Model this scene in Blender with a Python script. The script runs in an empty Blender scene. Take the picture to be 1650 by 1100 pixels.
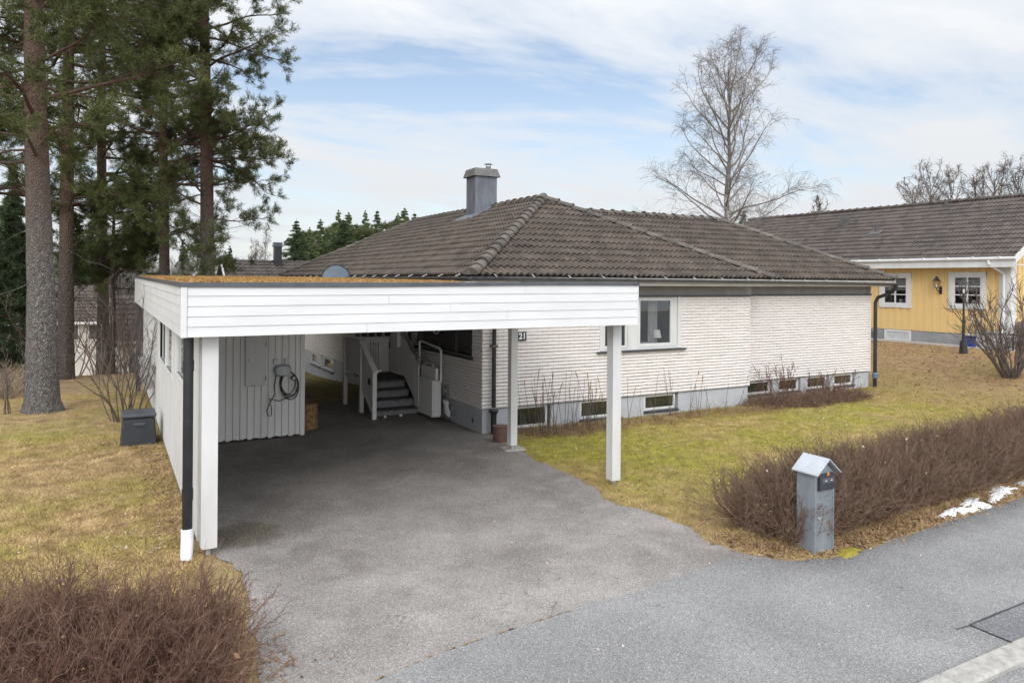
import bpy, bmesh, math, random
import numpy as np
from math import sin, cos, pi, radians, atan2, sqrt
from mathutils import Vector, Matrix, noise as mnoise
random.seed(7)
RS = np.random.RandomState
scene = bpy.context.scene
COL = scene.collection

# ------------------------------------------------------------------ materials
def nt(name):
    m = bpy.data.materials.new(name); m.use_nodes = True
    t = m.node_tree; t.nodes.clear()
    out = t.nodes.new('ShaderNodeOutputMaterial'); b = t.nodes.new('ShaderNodeBsdfPrincipled')
    t.links.new(b.outputs[0], out.inputs[0])
    return m, t, b, out
def N(t, typ, **kw):
    n = t.nodes.new(typ)
    for k, v in kw.items():
        if k in n.inputs.keys() if hasattr(n.inputs, 'keys') else False: n.inputs[k].default_value = v
        else: setattr(n, k, v)
    return n
def noise(t, vec, scale, detail=6, rough=.6, dist=0):
    n = t.nodes.new('ShaderNodeTexNoise'); n.inputs['Scale'].default_value = scale
    n.inputs['Detail'].default_value = detail; n.inputs['Roughness'].default_value = rough
    n.inputs['Distortion'].default_value = dist
    if vec is not None: t.links.new(vec, n.inputs['Vector'])
    return n.outputs['Fac']
def ramp(t, fac, stops):
    r = t.nodes.new('ShaderNodeValToRGB'); e = r.color_ramp.elements
    while len(e) < len(stops): e.new(0.5)
    for i, (p, c) in enumerate(stops):
        e[i].position = p; e[i].color = (c[0], c[1], c[2], 1) if not isinstance(c, (int, float)) else (c, c, c, 1)
    t.links.new(fac, r.inputs[0]); return r.outputs[0]
def mix(t, fac, a, b, blend='MIX'):
    n = t.nodes.new('ShaderNodeMix'); n.data_type = 'RGBA'; n.blend_type = blend
    for idx, v in ((0, fac), (6, a), (7, b)):
        if isinstance(v, (int, float)): n.inputs[idx].default_value = v
        elif isinstance(v, tuple): n.inputs[idx].default_value = (v[0], v[1], v[2], 1)
        else: t.links.new(v, n.inputs[idx])
    return n.outputs[2]
def math_(t, op, a, b=0.0, c=None):
    n = t.nodes.new('ShaderNodeMath'); n.operation = op
    for i, v in enumerate((a, b) if c is None else (a, b, c)):
        if isinstance(v, (int, float)): n.inputs[i].default_value = v
        else: t.links.new(v, n.inputs[i])
    return n.outputs[0]
def pos(t, scale=(1, 1, 1)):
    g = t.nodes.new('ShaderNodeNewGeometry')
    if scale == (1, 1, 1): return g.outputs['Position']
    m = t.nodes.new('ShaderNodeVectorMath'); m.operation = 'MULTIPLY'; m.inputs[1].default_value = scale
    t.links.new(g.outputs['Position'], m.inputs[0]); return m.outputs[0]
def bump(t, b, h, strength=.3, dist=.02):
    n = t.nodes.new('ShaderNodeBump'); n.inputs['Strength'].default_value = strength; n.inputs['Distance'].default_value = dist
    t.links.new(h, n.inputs['Height']); t.links.new(n.outputs[0], b.inputs['Normal'])
def pm(name, c1, c2=None, scale=6, rough=.7, bs=0, bd=.01, bscale=None, metal=0, stretch=(1, 1, 1), lo=.35, hi=.65, spec=.5):
    m, t, b, o = nt(name)
    if c2 is None: c2 = tuple(x * .85 for x in c1)
    p = pos(t, stretch)
    f = noise(t, p, scale)
    t.links.new(ramp(t, f, [(lo, c2), (hi, c1)]), b.inputs['Base Color'])
    b.inputs['Roughness'].default_value = rough; b.inputs['Metallic'].default_value = metal
    b.inputs['Specular IOR Level'].default_value = spec
    if bs: bump(t, b, noise(t, p, bscale or scale * 4), bs, bd)
    return m

M = {}
M['white'] = pm('white_paint', (.62, .62, .615), (.54, .54, .53), 3, .55, .25, .003, 40, stretch=(1, 1, .4))
M['whiteboard'] = pm('white_board_paint', (.63, .63, .625), (.57, .57, .565), 2.5, .5, .2, .003, 30, stretch=(.4, .4, 2))
M['shadewhite'] = pm('shade_white_paint', (.80, .78, .75), (.68, .66, .64), 4, .6, .3, .004, 30, stretch=(1, 1, .25))  # white for parts in the carport's shade, lightened to offset it
M['greypanel'] = pm('grey_white_boards', (.88, .87, .85), (.78, .77, .75), 3, .6, .3, .003, 30, stretch=(1, 1, .2))
M['black'] = pm('black_metal', (.022, .022, .025), (.012, .012, .014), 6, .38, .1, .002)
M['trim'] = pm('dark_grey_trim', (.07, .072, .085), (.04, .042, .05), 5, .4, .1, .002)
M['gutter'] = pm('dark_gutter', (.05, .05, .06), (.10, .10, .11), 8, .4)
M['found'] = pm('grey_plaster', (.43, .44, .46), (.37, .38, .40), 2.2, .9, .3, .006, 60)
M['found2'] = pm('dark_grey_plaster', (.27, .265, .27), (.22, .22, .225), 2.2, .9, .3, .006, 60)
M['cream'] = pm('cream_board', (.50, .47, .42), (.42, .39, .35), 3, .6)
M['frieze'] = pm('grey_frieze', (.27, .25, .23), (.22, .21, .195), 3, .7, .2, .003)
M['dgrey'] = pm('dark_grey_panel', (.085, .08, .075), (.05, .048, .045), 4, .7)
M['stair'] = pm('grey_stair_paint', (.22, .22, .225), (.15, .15, .155), 8, .7, .2, .004)
M['tread'] = pm('dark_tread', (.09, .085, .08), (.05, .048, .045), 12, .8, .3, .004)
M['liftwhite'] = pm('lift_enamel', (.78, .77, .75), (.72, .71, .69), 3, .35)
M['lgrey'] = pm('light_grey_metal', (.5, .51, .52), (.4, .41, .42), 6, .4, metal=.3)
M['alu'] = pm('aluminium', (.62, .62, .62), (.45, .45, .45), 9, .35, metal=.7)
M['chim'] = pm('grey_sheet_metal', (.17, .18, .21), (.105, .11, .125), 2.5, .45, .15, .01, 3, metal=.35, stretch=(2, 2, .5))
M['chimcap'] = pm('weathered_sheet_cap', (.15, .145, .14), (.09, .088, .085), 5, .55, metal=.3)
M['box'] = pm('grey_plastic', (.032, .037, .045), (.022, .026, .032), 5, .5)
M['boxlid'] = pm('grey_plastic_lid', (.075, .083, .098), (.05, .055, .066), 5, .5)
M['pot'] = pm('brown_pot', (.16, .09, .07), (.11, .06, .05), 10, .6)
M['charger'] = pm('silver_plastic', (.36, .37, .38), (.3, .31, .32), 5, .35, metal=.3)
M['cable'] = pm('black_rubber', (.02, .02, .022), None, 5, .5)
M['cab'] = pm('cabinet_grey', (.68, .68, .67), (.62, .62, .61), 4, .45)
M['mail'] = pm('blue_grey_painted_metal', (.235, .26, .285), (.165, .185, .205), 5, .45, .2, .004, 18, stretch=(1, 1, .5))
M['mailroof'] = pm('pale_zinc', (.46, .49, .52), (.38, .41, .44), 6, .35, metal=.25)
M['mailbox'] = pm('black_plastic', (.03, .033, .042), (.02, .022, .028), 6, .4)
M['orange'] = pm('orange_sticker', (.6, .22, .02), None, 6, .5)
M['rust'] = pm('rust', (.22, .10, .04), (.27, .22, .19), 30, .8)
M['dish'] = pm('blue_grey_enamel', (.14, .185, .23), (.11, .15, .19), 3, .4)
M['wood_in'] = pm('split_wood', (.42, .25, .12), (.16, .08, .04), 14, .8, .4, .01, 40)
M['curtain'] = pm('curtain_cloth', (.55, .55, .55), (.35, .35, .36), 6, .9, stretch=(6, 6, .5))
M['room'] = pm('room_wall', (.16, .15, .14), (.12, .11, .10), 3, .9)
M['shade'] = pm('lampshade_cloth', (.80, .84, .82), (.72, .76, .74), 6, .8)
M['snow'] = pm('old_snow', (.80, .81, .82), (.42, .40, .37), 16, .75, .8, .02, 30, lo=.32, hi=.48)
M['kerb'] = pm('concrete_kerb', (.42, .40, .37), (.28, .27, .25), 14, .9, .5, .006, 80)
M['blue'] = pm('blue_plastic', (.03, .07, .42), (.025, .05, .3), 8, .4)
M['digit'] = pm('white_digit', (.8, .8, .8), None, 5, .5)
M['bulb'] = pm('frosted_glass', (.7, .7, .66), None, 5, .4)
M['pipewhite'] = pm('white_pipe', (.80, .79, .84), (.74, .73, .78), 8, .35)
M['bluefit'] = pm('blue_pipe_fitting', (.10, .16, .24), None, 8, .5)
M['redstep'] = pm('brown_step', (.17, .11, .09), (.1, .075, .065), 8, .8)
M['flower'] = pm('orange_flower', (.5, .2, .07), (.2, .1, .03), 30, .8)
M['mossy'] = None

def glass_mat(name, tint=(.02, .022, .025), alpha=.45):
    m, t, b, o = nt(name)
    tr = t.nodes.new('ShaderNodeBsdfTransparent'); gl = t.nodes.new('ShaderNodeBsdfGlossy'); gl.inputs['Roughness'].default_value = .02
    gl.inputs['Color'].default_value = (.9, .93, .95, 1)
    df = t.nodes.new('ShaderNodeBsdfDiffuse'); df.inputs['Color'].default_value = (*tint, 1)
    m1 = t.nodes.new('ShaderNodeMixShader'); m1.inputs[0].default_value = alpha
    t.links.new(tr.outputs[0], m1.inputs[1]); t.links.new(df.outputs[0], m1.inputs[2])
    fr = t.nodes.new('ShaderNodeLayerWeight'); fr.inputs['Blend'].default_value = .5
    f2 = math_(t, 'ADD', math_(t, 'MULTIPLY', math_(t, 'POWER', fr.outputs['Facing'], 3.0), .8), .07)
    m2 = t.nodes.new('ShaderNodeMixShader'); t.links.new(f2, m2.inputs[0])
    t.links.new(m1.outputs[0], m2.inputs[1]); t.links.new(gl.outputs[0], m2.inputs[2]); t.links.new(m2.outputs[0], o.inputs[0])
    t.nodes.remove(b); return m
M['glass'] = glass_mat('window_glass', alpha=.15)
M['glassdim'] = glass_mat('dim_window_glass', (.05, .055, .04), .45)

def brick_mat():
    m, t, b, o = nt('painted_white_brick')
    p = pos(t); g = t.nodes.new('ShaderNodeSeparateXYZ'); t.links.new(p, g.inputs[0])
    s = math_(t, 'ADD', g.outputs[0], g.outputs[1])
    cb = t.nodes.new('ShaderNodeCombineXYZ'); t.links.new(s, cb.inputs[0]); t.links.new(math_(t, 'SUBTRACT', g.outputs[2], .48), cb.inputs[1])
    br = t.nodes.new('ShaderNodeTexBrick'); br.inputs['Scale'].default_value = 1; br.inputs['Brick Width'].default_value = .26
    br.inputs['Row Height'].default_value = .07; br.inputs['Mortar Size'].default_value = .0055; br.inputs['Mortar Smooth'].default_value = .4
    br.inputs['Color1'].default_value = (.82, .775, .755, 1); br.inputs['Color2'].default_value = (.77, .73, .71, 1); br.inputs['Mortar'].default_value = (.50, .46, .43, 1)
    t.links.new(cb.outputs[0], br.inputs[0])
    n = noise(t, p, 9); n2 = noise(t, p, 55, 4)
    col = mix(t, ramp(t, n, [(.35, 0.0), (.7, .5)]), br.outputs[0], (.76, .70, .68))
    n3 = noise(t, p, 26, 5)
    col = mix(t, ramp(t, n3, [(.62, 0.0), (.74, .5)]), col, (.56, .49, .45))
    t.links.new(col, b.inputs['Base Color']); b.inputs['Roughness'].default_value = .85
    h = math_(t, 'ADD', math_(t, 'MULTIPLY', br.outputs[1], -1.2), math_(t, 'MULTIPLY', n2, 1.5))
    bump(t, b, h, .6, .012); return m
M['brick'] = brick_mat()

def tile_mat(name, c1, c2, moss):
    m, t, b, o = nt(name)
    p = pos(t)
    a = noise(t, p, 2.3, 5); c = noise(t, p, 14, 4); d = noise(t, p, .5, 3)
    base = mix(t, ramp(t, a, [(.3, 0.0), (.7, 1.0)]), c1, c2)
    base = mix(t, ramp(t, c, [(.56, 0.0), (.70, .75)]), base, moss)
    # single tiles differ a little
    v = t.nodes.new('ShaderNodeTexVoronoi'); v.inputs['Scale'].default_value = 3.4; t.links.new(p, v.inputs['Vector'])
    hs = t.nodes.new('ShaderNodeHueSaturation'); t.links.new(base, hs.inputs['Color'])
    sp = t.nodes.new('ShaderNodeSeparateColor'); t.links.new(v.outputs['Color'], sp.inputs[0])
    t.links.new(math_(t, 'ADD', math_(t, 'MULTIPLY', sp.outputs[0], .55), .72), hs.inputs['Value'])
    e = noise(t, p, 38, 3)
    col = mix(t, ramp(t, e, [(.68, 0.0), (.76, .4)]), hs.outputs[0], (.30, .27, .23))
    g = noise(t, p, 5.5, 3)
    col = mix(t, ramp(t, g, [(.70, 0.0), (.76, .6)]), col, (.26, .16, .07))
    t.links.new(col, b.inputs['Base Color']); b.inputs['Roughness'].default_value = .9
    bump(t, b, noise(t, p, 90, 3), .5, .006); return m
M['tile'] = tile_mat('concrete_tile', (.058, .043, .034), (.084, .066, .053), (.118, .10, .082))
M['ridge'] = tile_mat('lichen_ridge_tile', (.078, .066, .057), (.12, .106, .091), (.18, .163, .138))
M['tile2'] = tile_mat('brown_tile', (.064, .051, .045), (.09, .073, .065), (.125, .107, .094))

def lawn_color(t):
    p = pos(t)
    s = t.nodes.new('ShaderNodeSeparateXYZ'); t.links.new(p, s.inputs[0])
    straw = ramp(t, noise(t, p, 3.1, 8, .65), [(.3, (.19, .125, .06)), (.5, (.36, .25, .12)), (.72, (.54, .40, .21))])
    green = ramp(t, noise(t, p, 6.0, 6), [(.3, (.14, .135, .025)), (.55, (.29, .275, .04)), (.8, (.44, .39, .085))])
    brown = ramp(t, noise(t, p, 5, 8, .7), [(.3, (.13, .075, .04)), (.5, (.28, .17, .085)), (.7, (.42, .27, .14))])
    # moss-green share: strong on the right lawn close to the house, patchy on the left
    xr = math_(t, 'MULTIPLY', math_(t, 'SUBTRACT', s.outputs[0], 4.0), .5)
    right = t.nodes.new('ShaderNodeClamp'); t.links.new(xr, right.inputs[0])
    far = t.nodes.new('ShaderNodeMapRange'); far.inputs[1].default_value = 16; far.inputs[2].default_value = 22; t.links.new(s.outputs[0], far.inputs[0])
    n1 = noise(t, p, .42, 5, .55)
    n2 = noise(t, p, 1.3, 6, .6)
    patch = math_(t, 'ADD', math_(t, 'MULTIPLY', n1, .65), math_(t, 'MULTIPLY', n2, .35))
    gl = ramp(t, patch, [(.46, 0.0), (.60, .6)])
    gr = ramp(t, patch, [(.36, .1), (.56, .85)])
    gf = mix(t, right.outputs[0], gl, gr)
    # dry strip near the hedge / driveway edge on the right
    yr = t.nodes.new('ShaderNodeMapRange'); yr.inputs[1].default_value = 7.0; yr.inputs[2].default_value = 8.6; t.links.new(math_(t, 'ADD', s.outputs[1], math_(t, 'MULTIPLY', n2, 1.2)), yr.inputs[0])
    gf = math_(t, 'MULTIPLY', gf, math_(t, 'MAXIMUM', yr.outputs[0], .15))
    col = mix(t, gf, straw, green)
    col = mix(t, math_(t, 'MULTIPLY', far.outputs[0], ramp(t, n2, [(.3, .5), (.6, 1.0)])), col, brown)
    fn_ = noise(t, p, 48, 4, .75); hv = t.nodes.new('ShaderNodeHueSaturation'); t.links.new(col, hv.inputs['Color']); t.links.new(math_(t, 'ADD', math_(t, 'MULTIPLY', fn_, 2.8), -.28), hv.inputs['Value']); col = hv.outputs[0]
    # left back: browner needles under the pines
    lb = t.nodes.new('ShaderNodeMapRange'); lb.inputs[1].default_value = 22; lb.inputs[2].default_value = 32; t.links.new(s.outputs[1], lb.inputs[0])
    col = mix(t, math_(t, 'MULTIPLY', lb.outputs[0], .7), col, brown)
    return col, p
def grass_mat(name, blades=False):
    m, t, b, o = nt(name)
    col, p = lawn_color(t)
    if blades:
        hs = t.nodes.new('ShaderNodeHueSaturation'); hs.inputs['Value'].default_value = 1.15; t.links.new(col, hs.inputs['Color']); col = hs.outputs[0]
        b.inputs['Specular IOR Level'].default_value = .2
    else:
        d = noise(t, p, 60, 6, .7)
        col = mix(t, ramp(t, d, [(.35, .55), (.55, 0.0)]), col, (.06, .042, .02))
        h = math_(t, 'ADD', noise(t, p, 22, 6, .7), math_(t, 'MULTIPLY', d, .6))
        bump(t, b, h, .8, .05)
    t.links.new(col, b.inputs['Base Color']); b.inputs['Roughness'].default_value = .95
    return m
M['ground'] = grass_mat('winter_lawn'); M['blade'] = grass_mat('grass_blades', True)

def asphalt_mat(name, c1, c2, stain, warm=None):
    m, t, b, o = nt(name)
    p = pos(t)
    big = noise(t, p, .8, 5, .55, .4); mid = noise(t, p, 3.2, 6, .6); 
    v = t.nodes.new('ShaderNodeTexVoronoi'); v.inputs['Scale'].default_value = 125; t.links.new(p, v.inputs['Vector'])
    sp = t.nodes.new('ShaderNodeSeparateColor'); t.links.new(v.outputs['Color'], sp.inputs[0])
    col = mix(t, ramp(t, big, [(.35, 0.0), (.65, 1.0)]), c1, c2)
    if warm:
        dust = noise(t, p, 2.1, 6, .55)
        col = mix(t, ramp(t, dust, [(.50, 0.0), (.68, .42)]), col, (.36, .335, .31))
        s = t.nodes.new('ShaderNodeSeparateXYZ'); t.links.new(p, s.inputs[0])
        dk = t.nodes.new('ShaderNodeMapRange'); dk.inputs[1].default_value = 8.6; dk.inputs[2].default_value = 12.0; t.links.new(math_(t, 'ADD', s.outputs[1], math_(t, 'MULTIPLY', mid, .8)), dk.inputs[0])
        col = mix(t, math_(t, 'MULTIPLY', dk.outputs[0], .3), col, warm)   # shade under the carport roof, darkened into the asphalt colour
    else:
        s = t.nodes.new('ShaderNodeSeparateXYZ'); t.links.new(p, s.inputs[0])
        e = math_(t, 'ADD', s.outputs[1], math_(t, 'MULTIPLY', mid, .35))
        dk = t.nodes.new('ShaderNodeMapRange'); dk.inputs[1].default_value = 5.05; dk.inputs[2].default_value = 5.45; t.links.new(e, dk.inputs[0])
        dx = t.nodes.new('ShaderNodeMapRange'); dx.inputs[1].default_value = 5.6; dx.inputs[2].default_value = 6.8; t.links.new(s.outputs[0], dx.inputs[0])
        col = mix(t, math_(t, 'MULTIPLY', math_(t, 'MULTIPLY', dk.outputs[0], dx.outputs[0]), .65), col, (.085, .083, .082))
    if warm:
        vd2 = t.nodes.new('ShaderNodeVectorMath'); vd2.operation = 'DISTANCE'; t.links.new(p, vd2.inputs[0]); vd2.inputs[1].default_value = (1.4, 8.95, 0)
        sd = math_(t, 'ADD', vd2.outputs['Value'], math_(t, 'MULTIPLY', noise(t, p, 5, 6, .65), .45))
        col = mix(t, ramp(t, sd, [(.50, .85), (.62, .6), (.72, 0.0)]), col, (.085, .07, .045))
    # scattered oil drops and damp patches
    st = noise(t, p, 2.2, 4, .6)
    col = mix(t, ramp(t, st, [(.66, 0.0), (.76, .6)]), col, stain)
    # fine hairline cracks
    vc = t.nodes.new('ShaderNodeTexVoronoi'); vc.feature = 'DISTANCE_TO_EDGE'; vc.inputs['Scale'].default_value = .42
    ds = t.nodes.new('ShaderNodeVectorMath'); ds.operation = 'ADD'; t.links.new(p, ds.inputs[0])
    nn = t.nodes.new('ShaderNodeTexNoise'); nn.inputs['Scale'].default_value = 2.5; nn.inputs['Detail'].default_value = 6; t.links.new(p, nn.inputs['Vector'])
    t.links.new(nn.outputs['Color'], ds.inputs[1]); t.links.new(ds.outputs[0], vc.inputs['Vector'])
    crack = ramp(t, vc.outputs['Distance'], [(0.0, .7), (.0035, 0.0)])
    crack = math_(t, 'MULTIPLY', crack, ramp(t, big, [(.45, 0.0), (.55, 1.0)]))
    col = mix(t, crack, col, (.05, .047, .045))
    # aggregate
    hs = t.nodes.new('ShaderNodeHueSaturation'); t.links.new(col, hs.inputs['Color'])
    t.links.new(math_(t, 'ADD', math_(t, 'MULTIPLY', sp.outputs[0], .8), .60), hs.inputs['Value'])
    col = mix(t, ramp(t, sp.outputs[1], [(.962, 0.0), (.975, .75)]), hs.outputs[0], (.52, .51, .50))
    t.links.new(col, b.inputs['Base Color']); b.inputs['Roughness'].default_value = .85
    bump(t, b, math_(t, 'ADD', v.outputs['Distance'], math_(t, 'MULTIPLY', mid, .5)), .5, .006); return m
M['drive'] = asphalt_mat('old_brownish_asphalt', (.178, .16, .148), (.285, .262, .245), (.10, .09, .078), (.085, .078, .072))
M['road'] = asphalt_mat('grey_asphalt', (.19, .187, .184), (.25, .245, .242), (.15, .152, .158))
M['patch'] = asphalt_mat('dark_asphalt_patch', (.14, .14, .145), (.19, .19, .195), (.1, .1, .105))
M['damp'] = pm('damp_dirt', (.085, .072, .05), (.13, .115, .09), 8, .7, .4, .01, 40)

def bark_mat(name, lo_col, lo_col2, hi_col, z0, z1, sc=9):
    m, t, b, o = nt(name)
    p = pos(t); ps = pos(t, (1, 1, .6))
    s = t.nodes.new('ShaderNodeSeparateXYZ'); t.links.new(p, s.inputs[0])
    v = t.nodes.new('ShaderNodeTexVoronoi'); v.feature = 'DISTANCE_TO_EDGE'; v.inputs['Scale'].default_value = sc; 
    ds = t.nodes.new('ShaderNodeVectorMath'); ds.operation = 'ADD'; t.links.new(ps, ds.inputs[0])
    nn = t.nodes.new('ShaderNodeTexNoise'); nn.inputs['Scale'].default_value = 8; t.links.new(ps, nn.inputs['Vector'])
    sc_ = t.nodes.new('ShaderNodeVectorMath'); sc_.operation = 'SCALE'; sc_.inputs['Scale'].default_value = .12; t.links.new(nn.outputs['Color'], sc_.inputs[0]); t.links.new(sc_.outputs[0], ds.inputs[1])
    t.links.new(ds.outputs[0], v.inputs['Vector'])
    n = noise(t, ps, 16, 6, .7)
    low = mix(t, ramp(t, n, [(.38, 0.0), (.62, 1.0)]), lo_col, lo_col2)
    low = mix(t, ramp(t, v.outputs['Distance'], [(0.0, .85), (.11, 0.0)]), low, tuple(x * .35 for x in lo_col))
    hi = mix(t, ramp(t, n, [(.35, 0.0), (.65, 1.0)]), hi_col, tuple(x * .55 for x in hi_col))
    mr = t.nodes.new('ShaderNodeMapRange'); mr.inputs[1].default_value = z0; mr.inputs[2].default_value = z1
    t.links.new(math_(t, 'ADD', s.outputs[2], math_(t, 'MULTIPLY', noise(t, p, 2.5), 2.0)), mr.inputs[0])
    t.links.new(mix(t, mr.outputs[0], low, hi), b.inputs['Base Color']); b.inputs['Roughness'].default_value = .95
    bump(t, b, math_(t, 'ADD', math_(t, 'MULTIPLY', v.outputs['Distance'], 2.5), n), .9, .05); return m
M['pinebark'] = bark_mat('pine_bark', (.12, .105, .095), (.27, .255, .24), (.165, .10, .074), 3.8, 7.5, 22)
M['pinebark2'] = bark_mat('slim_pine_bark', (.075, .055, .045), (.13, .105, .09), (.165, .10, .07), 3.5, 7.5, 18)
M['birchbark'] = bark_mat('birch_bark', (.10, .08, .075), (.52, .48, .45), (.16, .12, .11), 7.0, 10.5, 4)
def leafmat(name, c1, c2, c3, scale=1.3):
    m, t, b, o = nt(name)
    p = pos(t)
    a = noise(t, p, scale, 4); c = noise(t, p, 18, 3)
    col = mix(t, ramp(t, a, [(.35, 0.0), (.68, 1.0)]), c1, c2)
    col = mix(t, ramp(t, c, [(.5, 0.0), (.75, .8)]), col, c3)
    t.links.new(col, b.inputs['Base Color']); b.inputs['Roughness'].default_value = .75; b.inputs['Specular IOR Level'].default_value = .25
    return m
M['pine'] = leafmat('pine_needles', (.055, .072, .024), (.10, .118, .038), (.14, .14, .055))
M['pineyoung'] = leafmat('young_pine_needles', (.05, .068, .022), (.085, .105, .034), (.11, .125, .05))
M['spruce'] = leafmat('spruce_needles', (.036, .058, .028), (.06, .09, .038), (.085, .105, .048))
M['spruce2'] = leafmat('light_spruce_needles', (.09, .125, .045), (.14, .18, .075), (.17, .20, .10), .6)
M['twig'] = leafmat('hedge_twigs', (.13, .078, .052), (.21, .138, .098), (.36, .27, .20), 3.5)
M['twigred'] = leafmat('red_hedge_twigs', (.13, .068, .048), (.20, .115, .082), (.32, .22, .165), 2)
M['bare'] = leafmat('bare_twigs', (.10, .08, .07), (.15, .12, .105), (.19, .155, .135), 2)
M['barelight'] = leafmat('pale_bare_twigs', (.17, .15, .14), (.23, .205, .19), (.27, .24, .22), 2)
M['bareorange'] = leafmat('tan_bare_twigs', (.26, .19, .13), (.34, .26, .18), (.38, .30, .22), 2)
M['reed'] = leafmat('dry_reed', (.30, .20, .10), (.42, .30, .16), (.24, .14, .08), 2)
M['deadleaf'] = leafmat('dead_leaves', (.17, .095, .05), (.30, .19, .11), (.42, .31, .21), 7)
M['paleleaf'] = leafmat('pale_dead_leaves', (.45, .36, .28), (.55, .47, .40), (.6, .54, .48), 7)
M['moss'] = leafmat('orange_moss', (.26, .14, .05), (.40, .26, .09), (.15, .10, .05), 1.7)
M['mossgreen'] = leafmat('yellow_green_moss', (.22, .19, .03), (.30, .26, .04), (.20, .12, .03), 6)
def yellow_mat():
    m, t, b, o = nt('yellow_boards')
    p = pos(t)
    col = mix(t, noise(t, p, 2.2), (.70, .50, .215), (.62, .43, .18))
    t.links.new(col, b.inputs['Base Color']); b.inputs['Roughness'].default_value = .6; return m
M['yellow'] = yellow_mat()
M['roofbase'] = pm('roof_felt', (.12, .11, .10), (.07, .065, .06), 6, .9)
M['farwhite'] = pm('pale_render', (.62, .60, .56), (.5, .48, .45), 1.5, .8)

# ------------------------------------------------------------------ mesh helpers
ORG = {}
def finish(name, me, mat, parent=None, smooth=False):
    o = bpy.data.objects.new(name, me); COL.objects.link(o)
    if mat is not None:
        for mm in (mat if isinstance(mat, list) else [mat]): me.materials.append(mm)
    if smooth: me.polygons.foreach_set('use_smooth', [True] * len(me.polygons))
    if parent is not None:
        off = ORG[parent.name]; me.transform(Matrix.Translation(-Vector(off))); o.parent = parent; ORG[o.name] = off
    else: ORG[o.name] = (0, 0, 0)
    return o
def empty(name, loc, label, cat, group=None):
    o = bpy.data.objects.new(name, None); COL.objects.link(o); o.location = loc; o.empty_display_size = .2
    ORG[o.name] = tuple(loc); tag(o, label, cat, group); return o
def tag(o, label=None, cat=None, group=None, kind=None):
    if label: o['label'] = label
    if cat: o['category'] = cat
    if group: o['group'] = group
    if kind: o['kind'] = kind
    return o
class MB:
    def __init__(s): s.v = []; s.f = []
    def quad(s, a, b, c, d):
        i = len(s.v); s.v += [a, b, c, d]; s.f.append((i, i + 1, i + 2, i + 3)); return s
    def box(s, x0, x1, y0, y1, z0, z1):
        i = len(s.v)
        s.v += [(x0, y0, z0), (x1, y0, z0), (x1, y1, z0), (x0, y1, z0), (x0, y0, z1), (x1, y0, z1), (x1, y1, z1), (x0, y1, z1)]
        s.f += [(i, i + 3, i + 2, i + 1), (i + 4, i + 5, i + 6, i + 7), (i, i + 1, i + 5, i + 4), (i + 1, i + 2, i + 6, i + 5), (i + 2, i + 3, i + 7, i + 6), (i + 3, i, i + 4, i + 7)]
        return s
    def hexa(s, b4, t4):
        i = len(s.v); s.v += list(b4) + list(t4)
        s.f += [(i, i + 3, i + 2, i + 1), (i + 4, i + 5, i + 6, i + 7), (i, i + 1, i + 5, i + 4), (i + 1, i + 2, i + 6, i + 5), (i + 2, i + 3, i + 7, i + 6), (i + 3, i, i + 4, i + 7)]
        return s
    def prism(s, poly, axis, a0, a1):
        n = len(poly); i = len(s.v)
        def P(p, a):
            return (a, p[0], p[1]) if axis == 'x' else (p[0], a, p[1]) if axis == 'y' else (p[0], p[1], a)
        s.v += [P(p, a0) for p in poly] + [P(p, a1) for p in poly]
        s.f.append(tuple(range(i, i + n))); s.f.append(tuple(range(i + 2 * n - 1, i + n - 1, -1)))
        for k in range(n): s.f.append((i + k, i + n + k, i + n + (k + 1) % n, i + (k + 1) % n))
        return s
    def tube(s, pts, r, n=12, cap=True):
        rs = r if isinstance(r, (list, tuple)) else [r] * len(pts)
        pts = [Vector(p) for p in pts]; i0 = len(s.v); up = None
        for k, p in enumerate(pts):
            d = (pts[min(k + 1, len(pts) - 1)] - pts[max(k - 1, 0)]).normalized()
            if up is None:
                up = d.orthogonal().normalized()
            up = (up - d * up.dot(d)).normalized(); w = d.cross(up)
            for j in range(n):
                a = 2 * pi * j / n; s.v.append(tuple(p + (up * cos(a) + w * sin(a)) * rs[k]))
        for k in range(len(pts) - 1):
            for j in range(n):
                a = i0 + k * n + j; b = i0 + k * n + (j + 1) % n; s.f.append((a, b, b + n, a + n))
        if cap:
            s.f.append(tuple(i0 + j for j in range(n))[::-1]); s.f.append(tuple(i0 + (len(pts) - 1) * n + j for j in range(n)))
        return s
    def build(s, name, mat, parent=None, bev=0, smooth=False):
        me = bpy.data.meshes.new(name); me.from_pydata(s.v, [], s.f); me.validate(); me.update()
        bm = bmesh.new(); bm.from_mesh(me)
        bmesh.ops.recalc_face_normals(bm, faces=bm.faces)
        if bev: bmesh.ops.bevel(bm, geom=bm.edges[:], offset=bev, segments=1, affect='EDGES', clamp_overlap=True)
        bm.to_mesh(me); bm.free()
        return finish(name, me, mat, parent, smooth)
def npmesh(name, verts, faces, mat, parent=None, smooth=False):
    """verts (n,3); faces (m,k) all of the same size k"""
    me = bpy.data.meshes.new(name); verts = np.asarray(verts, np.float32); faces = np.asarray(faces, np.int32)
    m, k = faces.shape
    me.vertices.add(len(verts)); me.vertices.foreach_set('co', verts.ravel())
    me.loops.add(m * k); me.loops.foreach_set('vertex_index', faces.ravel())
    me.polygons.add(m); me.polygons.foreach_set('loop_start', np.arange(0, m * k, k, dtype=np.int32))
    try: me.polygons.foreach_set('loop_total', np.full(m, k, np.int32))
    except Exception: pass
    me.update(calc_edges=True); me.validate()
    return finish(name, me, mat, parent, smooth)
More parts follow.
